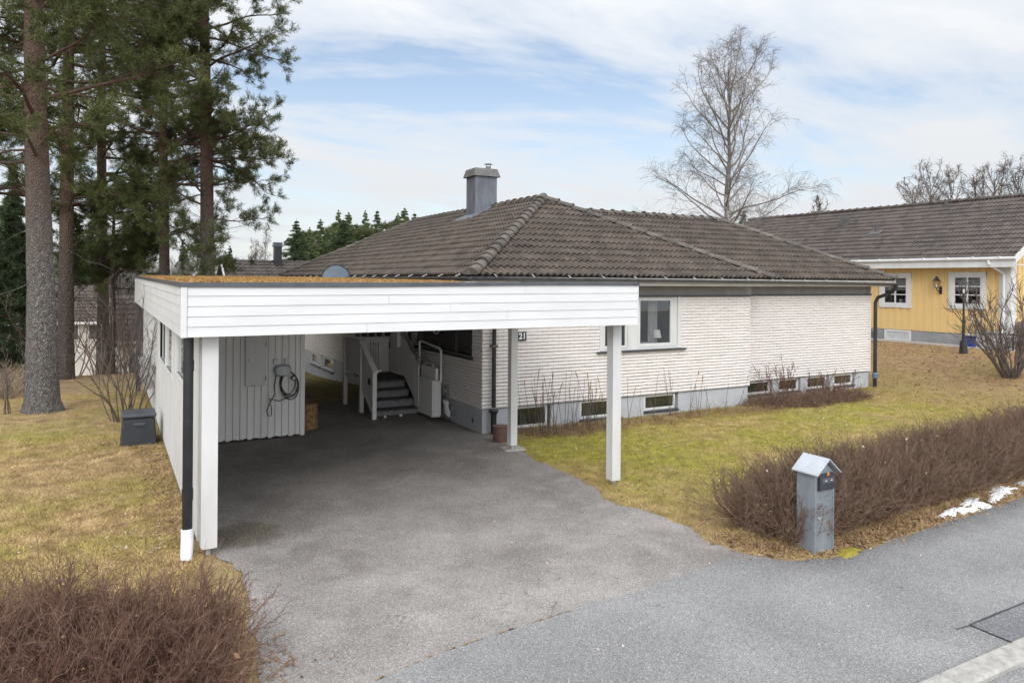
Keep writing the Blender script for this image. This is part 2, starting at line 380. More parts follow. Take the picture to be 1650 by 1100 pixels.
def tubes(paths, radii, n=3):
    """vectorised thin tubes: paths (P,K,3), radii (P,K)"""
    paths = np.asarray(paths, float); radii = np.asarray(radii, float)
    P, K, _ = paths.shape
    d = np.empty_like(paths); d[:, 1:-1] = paths[:, 2:] - paths[:, :-2]; d[:, 0] = paths[:, 1] - paths[:, 0]; d[:, -1] = paths[:, -1] - paths[:, -2]
    d /= np.linalg.norm(d, axis=2, keepdims=True) + 1e-9
    ref = np.tile(np.array([.31, .77, .55]), (P, K, 1)); ref[np.abs((ref * d).sum(2)) > .9] = (1, 0, 0)
    u = np.cross(d, ref); u /= np.linalg.norm(u, axis=2, keepdims=True) + 1e-9; w = np.cross(d, u)
    a = np.arange(n) * 2 * pi / n
    V = paths[:, :, None, :] + radii[:, :, None, None] * (u[:, :, None, :] * np.cos(a)[None, None, :, None] + w[:, :, None, :] * np.sin(a)[None, None, :, None])
    base = (np.arange(P)[:, None, None] * K + np.arange(K - 1)[None, :, None]) * n
    j = np.arange(n)[None, None, :]; j2 = (j + 1) % n
    F = np.stack([base + j, base + j2, base + n + j2, base + n + j], -1).reshape(-1, 4)
    return V.reshape(-1, 3), F
def cat(parts):
    V = []; F = []; o = 0
    for v, f in parts: V.append(v); F.append(f + o); o += len(v)
    return np.concatenate(V), np.concatenate(F)
def norm(a): return a / (np.linalg.norm(a, axis=-1, keepdims=True) + 1e-9)
def copy_tree(o, parent=None):
    c = o.copy(); COL.objects.link(c); ORG[c.name] = ORG[o.name]
    if parent is not None: c.parent = parent
    for ch in list(o.children): copy_tree(ch, c)
    return c

# ------------------------------------------------------------------ terrain
def sm(x, a, b):
    t = np.clip((np.asarray(x, float) - a) / (b - a), 0, 1); return t * t * (3 - 2 * t)
def tz(x, y):
    x = np.asarray(x, float); y = np.asarray(y, float)
    r = .72 * sm(x, 18, 26.5) * sm(y, 6.5, 10.5)
    w = 1 - sm(x, 14, 19)
    b = (-.45 * sm(y, 18, 27) - 2.6 * sm(y, 29, 43)) * w
    far = -1.5 * sm(np.hypot(x, y), 45, 90) * (1 - sm(y, 30, 60) * w)
    return r + b + far
DRIVE = [(6.62, 12.70), (6.37, 12.01), (6.43, 11.30), (6.25, 10.25), (6.28, 9.37), (6.2, 8.64), (5.98, 8.1), (6.04, 7.69), (6.2, 7.27), (6.23, 6.81), (6.12, 6.3), (6.16, 5.75), (6.42, 5.38), (6.88, 5.2), (7.47, 5.19), (8.87, 5.30), (10.06, 5.35), (11.35, 5.45), (16, 5.6), (40, 6.2), (90, 7), (90, -30), (-60, -30), (-60, 3.5), (-2, 4.9), (.72, 5.15), (.99, 5.62), (1.10, 6.5), (1.16, 7.12), (1.2, 7.7), (1.08, 8.3), (.95, 8.7), (.93, 17.6), (5.0, 17.7), (6.39, 17.7), (6.39, 12.7)]
def refine(poly, amp=.03, step=.12, seed=1, closed=True):
    r = RS(seed); out = []
    for i in range(len(poly) - (0 if closed else 1)):
        a = np.array(poly[i]); b = np.array(poly[(i + 1) % len(poly)]); L = np.linalg.norm(b - a)
        n = max(1, int(L / step)) if L < 9 else 1
        nrm = np.array([-(b - a)[1], (b - a)[0]]) / max(L, 1e-6)
        for k in range(n):
            q = a + (b - a) * k / n
            inside_house = (q[1] > 12.4 and q[0] > 6.3) or (q[1] > 17)
            out.append(tuple(q + (0 if inside_house else 1) * nrm * (r.uniform(-amp, amp) + amp * .8 * sin(q[0] * 5 + q[1] * 7))))
    return out
DR = refine(DRIVE)
def inpoly(x, y, poly):
    x = np.asarray(x); y = np.asarray(y); ins = np.zeros(x.shape, bool); n = len(poly)
    for i in range(n):
        x0, y0 = poly[i]; x1, y1 = poly[(i + 1) % n]
        if y0 == y1: continue
        c = ((y0 > y) != (y1 > y)) & (x < (x1 - x0) * (y - y0) / (y1 - y0) + x0); ins ^= c
    return ins
def pdist(x, y, poly):
    d = np.full(np.shape(x), 1e9)
    for i in range(len(poly)):
        ax, ay = poly[i]; bx, by = poly[(i + 1) % len(poly)]; dx, dy = bx - ax, by - ay
        t = np.clip(((x - ax) * dx + (y - ay) * dy) / (dx * dx + dy * dy + 1e-12), 0, 1)
        d = np.minimum(d, np.hypot(x - ax - t * dx, y - ay - t * dy))
    return d
def axis_pts(lo, n0, n1, hi, step):
    core = np.arange(n0, n1 + 1e-6, step)
    a = n0 - np.cumsum(np.geomspace(step * 1.3, (n0 - lo) * .28, 14)); a = a[a > lo]
    b = n1 + np.cumsum(np.geomspace(step * 1.3, (hi - n1) * .28, 14)); b = b[b < hi]
    return np.concatenate([[lo], a[::-1], core, b, [hi]])
gx = axis_pts(-400, -5, 21, 500, .13); gy = axis_pts(-60, 3.0, 20, 600, .13)
GX, GY = np.meshgrid(gx, gy); GZ = tz(GX, GY)
ins = inpoly(GX, GY, DR); near = (GX > -6) & (GX < 22) & (GY > 2) & (GY < 21)
dd = np.full(GX.shape, 1.0); dd[near] = pdist(GX[near], GY[near], DRIVE)
lump = np.zeros_like(GX)
for i, j in zip(*np.where(near)): lump[i, j] = mnoise.noise((GX[i, j] * 1.3, GY[i, j] * 1.3, 0)) * .025 + mnoise.noise((GX[i, j] * 4, GY[i, j] * 4, 3)) * .012
GZ = np.where(ins, GZ - .012, GZ + (.018 + lump) * np.clip(dd / .25, 0, 1))
nx, ny = len(gx), len(gy); idx = np.arange(nx * ny).reshape(ny, nx)
F = np.stack([idx[:-1, :-1], idx[:-1, 1:], idx[1:, 1:], idx[1:, :-1]], -1).reshape(-1, 4)
g = npmesh('ground', np.stack([GX, GY, GZ], -1).reshape(-1, 3), F, M['ground'], smooth=True); tag(g, kind='structure')
def gz(x, y):
    i = np.clip(np.searchsorted(gx, x) - 1, 0, nx - 2); j = np.clip(np.searchsorted(gy, y) - 1, 0, ny - 2)
    fx = (x - gx[i]) / (gx[i + 1] - gx[i]); fy = (y - gy[j]) / (gy[j + 1] - gy[j])
    return (GZ[j, i] * (1 - fx) + GZ[j, i + 1] * fx) * (1 - fy) + (GZ[j + 1, i] * (1 - fx) + GZ[j + 1, i + 1] * fx) * fy

def sheet(name, poly, z, mat):
    bm = bmesh.new(); vs = [bm.verts.new((p[0], p[1], z)) for p in poly]; f = bm.faces.new(vs); f.normal_update()
    if f.normal.z < 0: f.normal_flip()
    bmesh.ops.triangulate(bm, faces=[f]); me = bpy.data.meshes.new(name); bm.to_mesh(me); bm.free()
    o = finish(name, me, mat); return o
SEAM = [(.99, 5.17), (1.74, 5.22), (2.3, 5.37), (3.3, 5.47), (4.29, 5.54), (5.06, 5.60), (6.0, 5.72), (6.4, 5.4)]
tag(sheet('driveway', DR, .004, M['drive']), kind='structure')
road = [(-60, 3.3), (-2, 4.75)] + refine(SEAM, .012, .08, 4, False)
road = [p for p in road if p[0] < 6.3] + [(6.42, 5.385), (6.88, 5.205), (7.47, 5.195), (8.87, 5.30), (10.06, 5.35), (11.35, 5.45), (16, 5.6), (40, 6.2), (90, 7), (90, -30), (-60, -30)]
tag(sheet('road', road, .0065, M['road']), kind='structure')
# dirt and moss caught in the seam between drive and road
sv = MB()
r = RS(5)
for k in range(34):
    q = r.uniform(0, 1) ** .7; px = 1.3 + q * 2.4; py = np.interp(px, [p[0] for p in SEAM[:-1]], [p[1] for p in SEAM[:-1]])
    w = r.uniform(.015, .05); h = r.uniform(.003, .009)
    sv.v += [(px - w, py - h, .0125), (px, py - h * 1.3, .0125), (px + w, py, .0125), (px, py + h, .0125)]; sv.f.append((len(sv.v) - 4, len(sv.v) - 3, len(sv.v) - 2, len(sv.v) - 1))
tag(sv.build('seam_moss', M['moss']), 'orange moss and dirt caught in the seam between driveway and road', 'moss', kind='stuff')
def blob(name, cx, cy, rx, ry, z, mat, h=0, seed=0, n=48, rings=7, jag=.16, ang=0):
    r = RS(seed); ph = r.uniform(0, 6, 5); V = [(cx, cy, z + h)]; Fc = []
    for k in range(1, rings + 1):
        q = k / rings
        for j in range(n):
            a = 2 * pi * j / n; rr = q * (1 + jag * sin(2 * a + ph[0]) + jag * .7 * sin(3 * a + ph[1]) + jag * .5 * sin(7 * a + ph[2]) + r.uniform(-.04, .04))
            x = rx * rr * cos(a); y = ry * rr * sin(a)
            V.append((cx + x * cos(ang) - y * sin(ang), cy + x * sin(ang) + y * cos(ang), z + h * (1 - q ** 2) * r.uniform(.6, 1.2) - (.02 if k == rings and h else 0)))
    for j in range(n): Fc.append((0, 1 + j, 1 + (j + 1) % n))
    for k in range(rings - 1):
        for j in range(n):
            a = 1 + k * n + j; b = 1 + k * n + (j + 1) % n; Fc.append((a, a + n, b + n, b))
    me = bpy.data.meshes.new(name); me.from_pydata(V, [], Fc); me.update()
    return finish(name, me, mat, smooth=True)
for (cx, cy, rx, ry, s) in [(9.55, 5.46, .42, .15, 1), (10.0, 5.52, .35, .10, 8)]:
    pass
for i, (cx, cy, rx, ry, sd, lab) in enumerate([(9.75, 5.49, .30, .12, 1, 'small patch of old snow at the road edge, the one nearest to the mailbox'), (10.3, 5.58, .34, .12, 8, 'patch of old snow at the road edge, second from the mailbox'), (11.25, 5.70, .6, .14, 4, 'longer strip of old snow under the hedge, third from the mailbox'), (12.5, 5.85, .6, .12, 5, 'strip of old snow under the hedge at the right edge, farthest from the mailbox')]):
    tag(blob('snow_patch', cx, cy, rx, ry, .012, M['snow'], .045, sd, ang=.12, jag=.42, n=64), lab, 'snow patch', 'snow left along the hedge')
tag(blob('moss_clump', 7.22, 5.24, .24, .1, .006, M['mossgreen'], .035, 6, ang=.1), 'yellow-green moss clump at the foot of the mailbox', 'moss')
# kerb bottom right and asphalt patch
kx = 5.0; kn = 0
kerb = empty('kerb', (5.3, 3.15, 0), None, None)
for (a, b) in [(5.12, 5.52), (5.53, 6.52), (6.53, 7.52), (7.53, 8.52), (8.53, 9.52)]:
    MB().box(a, b, 3.03, 3.24, -.05, .055).build('kerb_stone', M['kerb'], kerb, .018)
kerb['kind'] = 'structure'; 
tag(sheet('asphalt_patch', [(6.62, 3.25), (12, 3.25), (12, 3.66), (6.63, 3.6)], .012, M['patch']), kind='structure')
jn = MB(); 
for (a, b, w) in [((6.62, 3.25), (6.63, 3.61), .008), ((6.63, 3.61), (9.5, 3.64), .008), ((4.6, 3.245), (9.5, 3.255), .012), ((6.63, 3.6), (6.44, 3.62), .006)]:
    a = np.array(a); b = np.array(b); d = (b - a) / np.linalg.norm(b - a); n_ = np.array([-d[1], d[0]]) * w
    K = 14; pts = [a + (b - a) * k / K for k in range(K + 1)]
    rr = [random.uniform(.5, 1.3) for _ in pts]
    for k in range(K): jn.quad((*(pts[k] - n_ * rr[k]), .016), (*(pts[k + 1] - n_ * rr[k + 1]), .016), (*(pts[k + 1] + n_ * rr[k + 1]), .016), (*(pts[k] + n_ * rr[k]), .016))
tag(jn.build('asphalt_joint', M['black']), kind='structure')

# ------------------------------------------------------------------ roofs
def tile_face(P0, su, up, W, L, clips, ds=.019, roll=.15, row=.33, amp=.028, lip=.036):
    """P0 eave corner, su unit along eave, up unit up the slope; clips: list of (co, no) – the side no points to is removed"""
    su = np.array(su, float); up = np.array(up, float); nrm = np.cross(su, up)
    if nrm[2] < 0: nrm = -nrm
    ns = int(W / ds); nr = int(math.ceil(L / row)); s = np.linspace(0, W, ns + 1)
    prof = amp * np.clip(np.cos(2 * pi * s / roll) * 1.15 + .25, -.45, 1)
    V = []; F = []; o = 0; rr = RS(3)
    for k in range(nr):
        jit = rr.uniform(-.003, .003)
        t0 = k * row; t1 = min((k + 1) * row + .02, L)
        for (t, h) in ((t0 + .012, -lip * .4), (t0, lip + jit), (t0 + .02, lip * 1.15 + jit), ((t0 + t1) / 2, lip * .55), (t1, 0)):
            V.append(np.array(P0)[None] + s[:, None] * su[None] + t * up[None] + (prof + h)[:, None] * nrm[None])
        for q in range(4):
            a = o + q * (ns + 1) + np.arange(ns); F.append(np.stack([a, a + 1, a + 1 + ns + 1, a + ns + 1], -1))
        o += 5 * (ns + 1)
    V = np.concatenate(V); F = np.concatenate(F)
    keep = np.ones(len(F), bool); C = V[F].mean(1)
    for co, no in clips: keep &= ((C - np.array(co)) @ np.array(no)) < .4
    F = F[keep]
    me = bpy.data.meshes.new('t'); bm = bmesh.new(); bv = [bm.verts.new(v) for v in V]
    for f in F: bm.faces.new([bv[i] for i in f])
    for co, no in clips: bmesh.ops.bisect_plane(bm, geom=bm.verts[:] + bm.edges[:] + bm.faces[:], plane_co=co, plane_no=no, clear_outer=True)
    bmesh.ops.delete(bm, geom=[v for v in bm.verts if not v.link_faces], context='VERTS')
    return bm
def join_bm(bms, name, mat, parent, smooth=True):
    out = bmesh.new()
    for b in bms:
        me = bpy.data.meshes.new('x'); b.to_mesh(me); b.free(); out.from_mesh(me); bpy.data.meshes.remove(me)
    bmesh.ops.recalc_face_normals
    me = bpy.data.meshes.new(name); out.to_mesh(me); out.free()
    o = finish(name, me, mat, parent)
    me.polygons.foreach_set('use_smooth', [True] * len(me.polygons))
    try: me.set_sharp_from_angle(angle=radians(38))
    except Exception: pass
    return o
def ridge_caps(a, b, name, mat, parent, r=.115, seg=.36, drop=.0):
    a = Vector(a); b = Vector(b); d = (b - a); L = d.length; d.normalize(); n = max(1, int(L / seg)); seg = L / n
    side = d.cross(Vector((0, 0, 1))).normalized(); upv = side.cross(d).normalized(); m = MB(); K = 9
    for k in range(n):
        p0 = a + d * (seg * k - .03); p1 = a + d * (seg * (k + 1)); r0 = r * 1.08; r1 = r * .9; i = len(m.v); j0 = random.uniform(-.006, .006)
        for (p, rr, h) in ((p0, r0, .028), (p0 + d * .05, r0, .026), (p0 + d * .051, r0 * .95, .012), (p1, r1, .0), (p0, r0 * .86, .015)):
            for j in range(K):
                an = pi * j / (K - 1); m.v.append(tuple(p + side * cos(an) * rr + upv * (sin(an) * rr * .85 + h + j0 - drop)))
        for q in (0, 1, 2):
            for j in range(K - 1): m.f.append((i + q * K + j, i + q * K + j + 1, i + (q + 1) * K + j + 1, i + (q + 1) * K + j))
        for j in range(K - 1): m.f.append((i + j, i + j + 1, i + 4 * K + j + 1, i + 4 * K + j))
        if k == 0: m.f.append(tuple(i + 4 * K + j for j in range(K)))
    return m.build(name, mat, parent, smooth=False)
PITCH = .517; EZ = 3.10; cs = 1 / sqrt(1 + PITCH ** 2); sn = PITCH * cs

# ------------------------------------------------------------------ white house
house = empty('white_house', (6.39, 12.66, 0), 'white painted brick bungalow with grey foundation and dark tiled hip roof', 'house')
XE0, XE1, YE, YB = 5.9, 13.8, 12.15, 29.4       # body 1 eaves
XR = (XE0 + XE1) / 2; RUN = XR - XE0; ZR = EZ + PITCH * RUN
A1 = (XR, YE + RUN, ZR); A2 = (XR, YB - RUN, ZR)
XE2, YE2 = 19.5, 12.72; RUN2 = 3.4; ZR2 = EZ + PITCH * RUN2
C1 = (XE2 - RUN2, YE2 + RUN2, ZR2)
def hipclip(p, q, keep):
    """vertical plane through p,q; keep side containing point keep"""
    d = np.array(q, float) - np.array(p, float); n = np.array([-d[1], d[0], 0.]); n /= np.linalg.norm(n)
    if (np.array(keep, float) - np.array(p, float)) @ n > 0: n = -n
    return (tuple(p), tuple(n))
slopeL = RUN / cs
f_left = tile_face((XE0, YE, EZ), (0, 1, 0), (cs, 0, sn), YB - YE, slopeL, [hipclip((XE0, YE, EZ), A1, (XE0, 20, 0)), hipclip((XE0, YB, EZ), A2, (XE0, 20, 0))])
f_front = tile_face((XE0, YE, EZ), (1, 0, 0), (0, cs, sn), XE1 - XE0, slopeL, [hipclip((XE0, YE, EZ), A1, (XR, YE, 0)), hipclip((XE1, YE, EZ), A1, (XR, YE, 0))])
f_right = tile_face((XE1, YE, EZ), (0, 1, 0), (-cs, 0, sn), YB - YE, slopeL, [hipclip((XE1, YE, EZ), A1, (XE1, 20, 0)), hipclip((XE1, YB, EZ), A2, (XE1, 20, 0))], ds=.075)
f_back = tile_face((XE0, YB, EZ), (1, 0, 0), (0, -cs, sn), XE1 - XE0, slopeL, [hipclip((XE0, YB, EZ), A2, (XR, YB, 0)), hipclip((XE1, YB, EZ), A2, (XR, YB, 0))], ds=.075)
g_front = tile_face((9.8, YE2, EZ), (1, 0, 0), (0, cs, sn), XE2 - 9.8, RUN2 / cs, [hipclip((XE2, YE2, EZ), C1, (15, YE2, 0)), hipclip((XE1 + .1, YE, EZ), (XR + .1, YE + RUN, ZR), (16, YE, 0))])
g_right = tile_face((XE2, YE2, EZ), (0, 1, 0), (-cs, 0, sn), 2 * RUN2, RUN2 / cs, [hipclip((XE2, YE2, EZ), C1, (XE2, YE2 + RUN2, 0)), hipclip((XE2, YE2 + 2 * RUN2, EZ), C1, (XE2, YE2 + RUN2, 0))], ds=.075)
g_back = tile_face((9.8, YE2 + 2 * RUN2, EZ), (1, 0, 0), (0, -cs, sn), XE2 - 9.8, RUN2 / cs, [hipclip((XE2, YE2 + 2 * RUN2, EZ), C1, (15, YE2 + 2 * RUN2, 0))], ds=.075)
roof = join_bm([f_left, f_front, f_right, f_back, g_front, g_right, g_back], 'roof', M['tile'], house)
up_ = .0
ridge_caps((XE0 - .02, YE - .02, EZ + .0), (A1[0], A1[1], A1[2] + up_), 'ridge_cap', M['ridge'], roof, .135, .33)
ridge_caps((XE1 + .02, YE - .02, EZ + .02), (A1[0], A1[1], A1[2] + up_), 'ridge_cap', M['ridge'], roof, .11, .38)
ridge_caps((A1[0], A1[1], A1[2] + up_), (A2[0], A2[1], A2[2] + up_), 'ridge_cap', M['ridge'], roof, .115, .36)
ridge_caps((XE0, YB, EZ + .02), (A2[0], A2[1], A2[2] + up_), 'ridge_cap', M['ridge'], roof, .11, .38)
ridge_caps((XE2, YE2, EZ + .02), (C1[0], C1[1], C1[2] + up_), 'ridge_cap', M['ridge'], roof, .11, .38)
ridge_caps((XR + .8, C1[1], ZR2 + up_), (C1[0], C1[1], C1[2] + up_), 'ridge_cap', M['ridge'], roof, .11, .36)
# roof deck under the tiles (solid body so the eaves have depth)
deck = MB()
def slab(poly, dz=-.055):
    i = len(deck.v); n = len(poly); deck.v += [(p[0], p[1], p[2] + dz) for p in poly]; deck.f.append(tuple(range(i, i + n)))
slab([(XE0, YE, EZ), (XE0, YB, EZ), A2, A1]); slab([(XE0, YE, EZ), (XE1, YE, EZ), A1]); slab([(XE1, YE, EZ), A1, A2, (XE1, YB, EZ)]); slab([(XE0, YB, EZ), (XE1, YB, EZ), A2])
deck.v += [(XE0 + .02, YE + .02, EZ - .09), (XE1, YE + .02, EZ - .09), (XE1, YB, EZ - .09), (XE0 + .02, YB, EZ - .09)]; n0 = len(deck.v); deck.f.append((n0 - 4, n0 - 3, n0 - 2, n0 - 1))
deck.v += [(XE1 + .003, YE2 + .02, EZ - .092), (XE2 - .02, YE2 + .02, EZ - .092), (XE2 - .02, YE2 + 2 * RUN2, EZ - .092), (XE1 + .003, YE2 + 2 * RUN2, EZ - .092)]; n0 = len(deck.v); deck.f.append((n0 - 4, n0 - 3, n0 - 2, n0 - 1))
slab([(XR + .5, YE2, EZ), (XE2, YE2, EZ), C1, (XR + .5, C1[1], ZR2)], -.06); slab([(XE2, YE2, EZ), C1, (XE2, YE2 + 2 * RUN2, EZ)], -.06); slab([(XR + .5, YE2 + 2 * RUN2, EZ), (XE2, YE2 + 2 * RUN2, EZ), C1, (XR + .5, C1[1], ZR2)], -.06)
deck.build('roof_deck', M['roofbase'], roof)
# chimney
chim = MB().box(9.28, 9.98, 18.92, 19.55, 4.55, 6.08).build('chimney', M['chim'], roof, .01)
MB().hexa([(9.2, 18.84, 6.03), (10.06, 18.84, 6.03), (10.06, 19.63, 6.03), (9.2, 19.63, 6.03)], [(9.27, 18.91, 6.27), (9.99, 18.91, 6.27), (9.99, 19.56, 6.27), (9.27, 19.56, 6.27)]).build('chimney_cap', M['chimcap'], roof, .006)
MB().tube([(9.83, 19.2, 6.25), (9.83, 19.2, 6.37)], .075, 16).tube([(9.83, 19.2, 6.44), (9.83, 19.2, 6.46)], [.13, .05], 16).tube([(9.76, 19.2, 6.3), (9.76, 19.2, 6.44)], .008, 6).tube([(9.9, 19.2, 6.3), (9.9, 19.2, 6.44)], .008, 6).build('chimney_flue', M['chimcap'], roof)
def rp(x, y, h=0): return (x, y, EZ + PITCH * (x - XE0) + h)
flash_mat = M['chim']
MB().hexa([rp(9.02, 18.7, .045), rp(9.28, 18.92, .045), rp(9.28, 19.56, .045), rp(9.0, 19.9, .045)], [rp(9.02, 18.7, .06), rp(9.28, 18.92, .09), rp(9.28, 19.56, .09), rp(9.0, 19.9, .06)]).hexa([rp(9.02, 18.68, .045), rp(9.95, 18.72, .045), rp(9.95, 18.93, .045), rp(9.02, 18.93, .045)], [rp(9.02, 18.68, .06), rp(9.95, 18.72, .06), rp(9.95, 18.93, .1), rp(9.02, 18.93, .1)]).build('flashing', flash_mat, roof)
st = []
for k in range(10):
    x = 9.15 - k * .32; y = 18.35 + .06 * (k % 2)
    m = MB()
    for yy in (y - .13, y + .13): m.tube([rp(x, yy, .03), rp(x, yy, .11)], .006, 6)
    m.tube([rp(x, y - .13, .11), rp(x, y + .13, .11)], .006, 6)
    m.build('roof_step', M['chimcap'], roof)
# gutters
def gutter(p, q, out, name='gutter', r=.065):
    p = Vector(p); q = Vector(q); out = Vector(out); d = (q - p); m = MB(); K = 8
    for (pp) in (p, q):
        for rr in (r, r * .88):
            for j in range(K + 1):
                an = pi * j / K; m.v.append(tuple(pp + out * (cos(an) * rr) + Vector((0, 0, -sin(an) * rr))))
    n = K + 1
    for j in range(K):
        m.f.append((j, j + 1, 2 * n + j + 1, 2 * n + j)); m.f.append((n + j, n + j + 1, 3 * n + j + 1, 3 * n + j))
        m.f.append((j, j + 1, n + j + 1, n + j)); m.f.append((2 * n + j, 2 * n + j + 1, 3 * n + j + 1, 3 * n + j))
    m.f.append((0, 2 * n, 3 * n, n)); m.f.append((K, 2 * n + K, 3 * n + K, n + K))
    g_ = m.build(name, M['gutter'], house)
    L = d.length; d.normalize(); k = 0; hk = MB(); x = .5
    while x < L:
        c = p + d * x; hk.tube([tuple(c + out * (r + .004) + Vector((0, 0, .004))), tuple(c - out * (r * .6) + Vector((0, 0, .05)))], .009, 6); x += .83
    hk.build('gutter_bracket', M['lgrey'], g_)
gutter((XE0 - .05, YE - .07, EZ - .03), (XE1 + .05, YE - .07, EZ - .055), (0, -1, 0))
gutter((XE1 - .3, YE2 - .07, EZ - .055), (XE2 + .12, YE2 - .07, EZ - .085), (0, -1, 0))
gutter((XE0 - .07, YE - .05, EZ - .03), (XE0 - .07, YB, EZ - .05), (-1, 0, 0))
# fascia/soffit/frieze
MB().box(XE0 + .01, XE1, YE + .012, YE + .035, EZ - .19, EZ - .03).build('fascia_board', M['cream'], house)
MB().box(XE1 + .002, XE2, YE2 + .012, YE2 + .035, EZ - .19, EZ - .03).build('fascia_board', M['cream'], house)
MB().box(XE0 + .012, XE0 + .035, YE + .04, YB, EZ - .19, EZ - .03).build('fascia_board', M['cream'], house)
BZ0, BZ1 = .48, 2.66
MB().box(6.42, 13.70, 12.64, 12.655, 2.70, 3.0).build('frieze', M['frieze'], house)
MB().box(13.60, 18.9, 13.20, 13.215, 2.70, 3.0).build('frieze', M['frieze'], house)
MB().box(6.385, 13.70, 12.60, 12.66, BZ1 + .004, 2.70).box(13.6, 19.12, 13.17, 13.22, BZ1 + .004, 2.70).build('frieze_sill', M['trim'], house)
MB().box(6.385, 6.40, 12.68, 29, BZ1, 3.0).build('frieze', M['frieze'], house)

def brick_wall(name, o0, o1, axis, out, z0, z1, holes, seed=0, dt=.065):
    """courses of split-face brick between coordinate o0..o1 along axis; out = (coordinate of plane, sign)"""
    r = RS(seed); V = []; F = []; o = 0; n = int(round((z1 - z0) / .07)); rh = (z1 - z0) / n; pl, sg = out
    for k in range(n):
        za = z0 + k * rh; zm = za + rh * .5
        segs = [(o0, o1)]
        for (h0, h1, hz0, hz1) in holes:
            if hz0 < zm < hz1:
                ns = []
                for (a, b) in segs:
                    if h1 <= a or h0 >= b: ns.append((a, b)); continue
                    if h0 > a: ns.append((a, h0))
                    if h1 < b: ns.append((h1, b))
                segs = ns
        for (a, b) in segs:
            m = max(2, int((b - a) / dt)); s = np.linspace(a, b, m + 1)
            bid = np.floor((s + (.13 if k % 2 else 0)) / .26).astype(int); bo = RS(k + 7).uniform(-.004, .005, 4000)[bid % 4000]
            e1 = r.uniform(-.005, .006, m + 1) + bo; e2 = r.uniform(-.005, .006, m + 1) + bo
            for (zz, dp) in ((za, np.zeros(m + 1)), (za + .004, .002 + 0 * e1), (za + .005, .008 + e1 * .6), (za + rh * .62, .008 + e2 * .6), (za + rh - .004, .006 + e2 * .3), (za + rh, np.zeros(m + 1))):
                P = np.empty((m + 1, 3)); dpv = pl + sg * dp
                if axis == 'x': P[:, 0] = s; P[:, 1] = dpv
                else: P[:, 1] = s; P[:, 0] = dpv
                P[:, 2] = zz + (0 if zz in (za, za + rh) else r.uniform(-.0025, .0025, m + 1)); V.append(P)
            for q in range(5):
                ar = o + q * (m + 1) + np.arange(m); F.append(np.stack([ar, ar + 1, ar + m + 2, ar + m + 1], -1))
            o += 6 * (m + 1)
    return npmesh(name, np.concatenate(V), np.concatenate(F), M['brick'], house)
W1 = (9.18, 11.46, 1.50, 2.70)            # big front window opening
basement1 = [(7.08, 7.98, -.02, .49), (8.70, 9.62, .03, .49), (10.42, 11.42, .07, .49)]
basement2 = [(13.9, 15.14, .08, .49), (15.36, 16.22, .08, .49), (16.46, 17.36, .08, .49), (17.56, 18.46, .1, .49)]
brick_wall('brick_cladding', 6.375, 13.68, 'x', (12.66, -1), BZ0, BZ1, [W1], 1)
brick_wall('brick_cladding', 13.62, 19.11, 'x', (13.22, -1), BZ0, BZ1, [], 2)
REC = (13.12, 16.1, 1.46, 2.7)
brick_wall('brick_cladding', 12.645, 16.45, 'y', (6.39, -1), BZ0, BZ1, [REC], 3)
brick_wall('brick_cladding', 17.3, 28.9, 'y', (6.39, -1), BZ0 - .07, BZ1 + .01, [(17.6, 21.0, 1.2, 2.7)], 4, .12)
# return wall, back walls, far wing end
MB().box(13.66, 13.68, 12.67, 13.22, BZ0, BZ1).box(19.09, 19.12, 13.20, 19.0, BZ0, 3.0).box(6.42, 19.1, 28.9, 28.95, 0, 3.0).box(6.4, 7.6, 16.45, 16.5, .5, 2.9).box(6.4, 7.6, 17.26, 17.3, .5, 2.9).build('plain_wall', M['brick'], house)
# foundation with openings
fd = MB()
def wall_x(m, x0, x1, y0, y1, z0, z1, holes):
    xs = sorted(set([x0, x1] + [h[0] for h in holes] + [h[1] for h in holes]))
    for a, b in zip(xs[:-1], xs[1:]):
        hh = [h for h in holes if h[0] <= a + 1e-6 and h[1] >= b - 1e-6]
        if not hh: m.box(a, b, y0, y1, z0, z1)
        else:
            if hh[0][2] > z0: m.box(a, b, y0, y1, z0, hh[0][2])
            if hh[0][3] < z1: m.box(a, b, y0, y1, hh[0][3], z1)
wall_x(fd, 6.40, 13.64, 12.68, 12.88, -.3, BZ0 + .003, [(a, b, c, .48 + .003) for a, b, c, d in basement1])
wall_x(fd, 13.645, 19.08, 13.24, 13.44, -.3, BZ0 + .003, [(a, b, c, .48 + .003) for a, b, c, d in basement2])
fd.box(6.40, 6.58, 12.885, 16.45, -.3, BZ0 + .003).box(6.40, 6.58, 17.3, 23.4, -.9, BZ0 - .07).box(6.40, 6.58, 24.6, 25.0, -.017, BZ0 - .07).box(6.40, 6.58, 26.3, 28.9, -.9, BZ0 - .07).box(6.40, 6.58, 23.4, 26.3, -.9, -.0175)
fd.box(18.9, 19.08, 13.445, 19.0, -.3, .6)
fd.build('foundation', M['found'], house)
for y0, y1 in ((23.4, 24.6), (25.0, 26.3)):
    w = MB().box(6.39, 6.45, y0, y0 + .08, -.02, .4).box(6.39, 6.45, y1 - .08, y1, -.02, .4).box(6.39, 6.45, y0 + .08, y1 - .08, -.02, .06).box(6.39, 6.45, y0 + .08, y1 - .08, .33, .4).build('window', M['white'], house, .004)
    MB().box(6.43, 6.44, y0 + .08, y1 - .08, .06, .33).build('glass', M['glassdim'], w)
    MB().box(6.33, 6.42, y0 - .03, y1 + .03, -.06, -.022).build('sill', M['trim'], w)
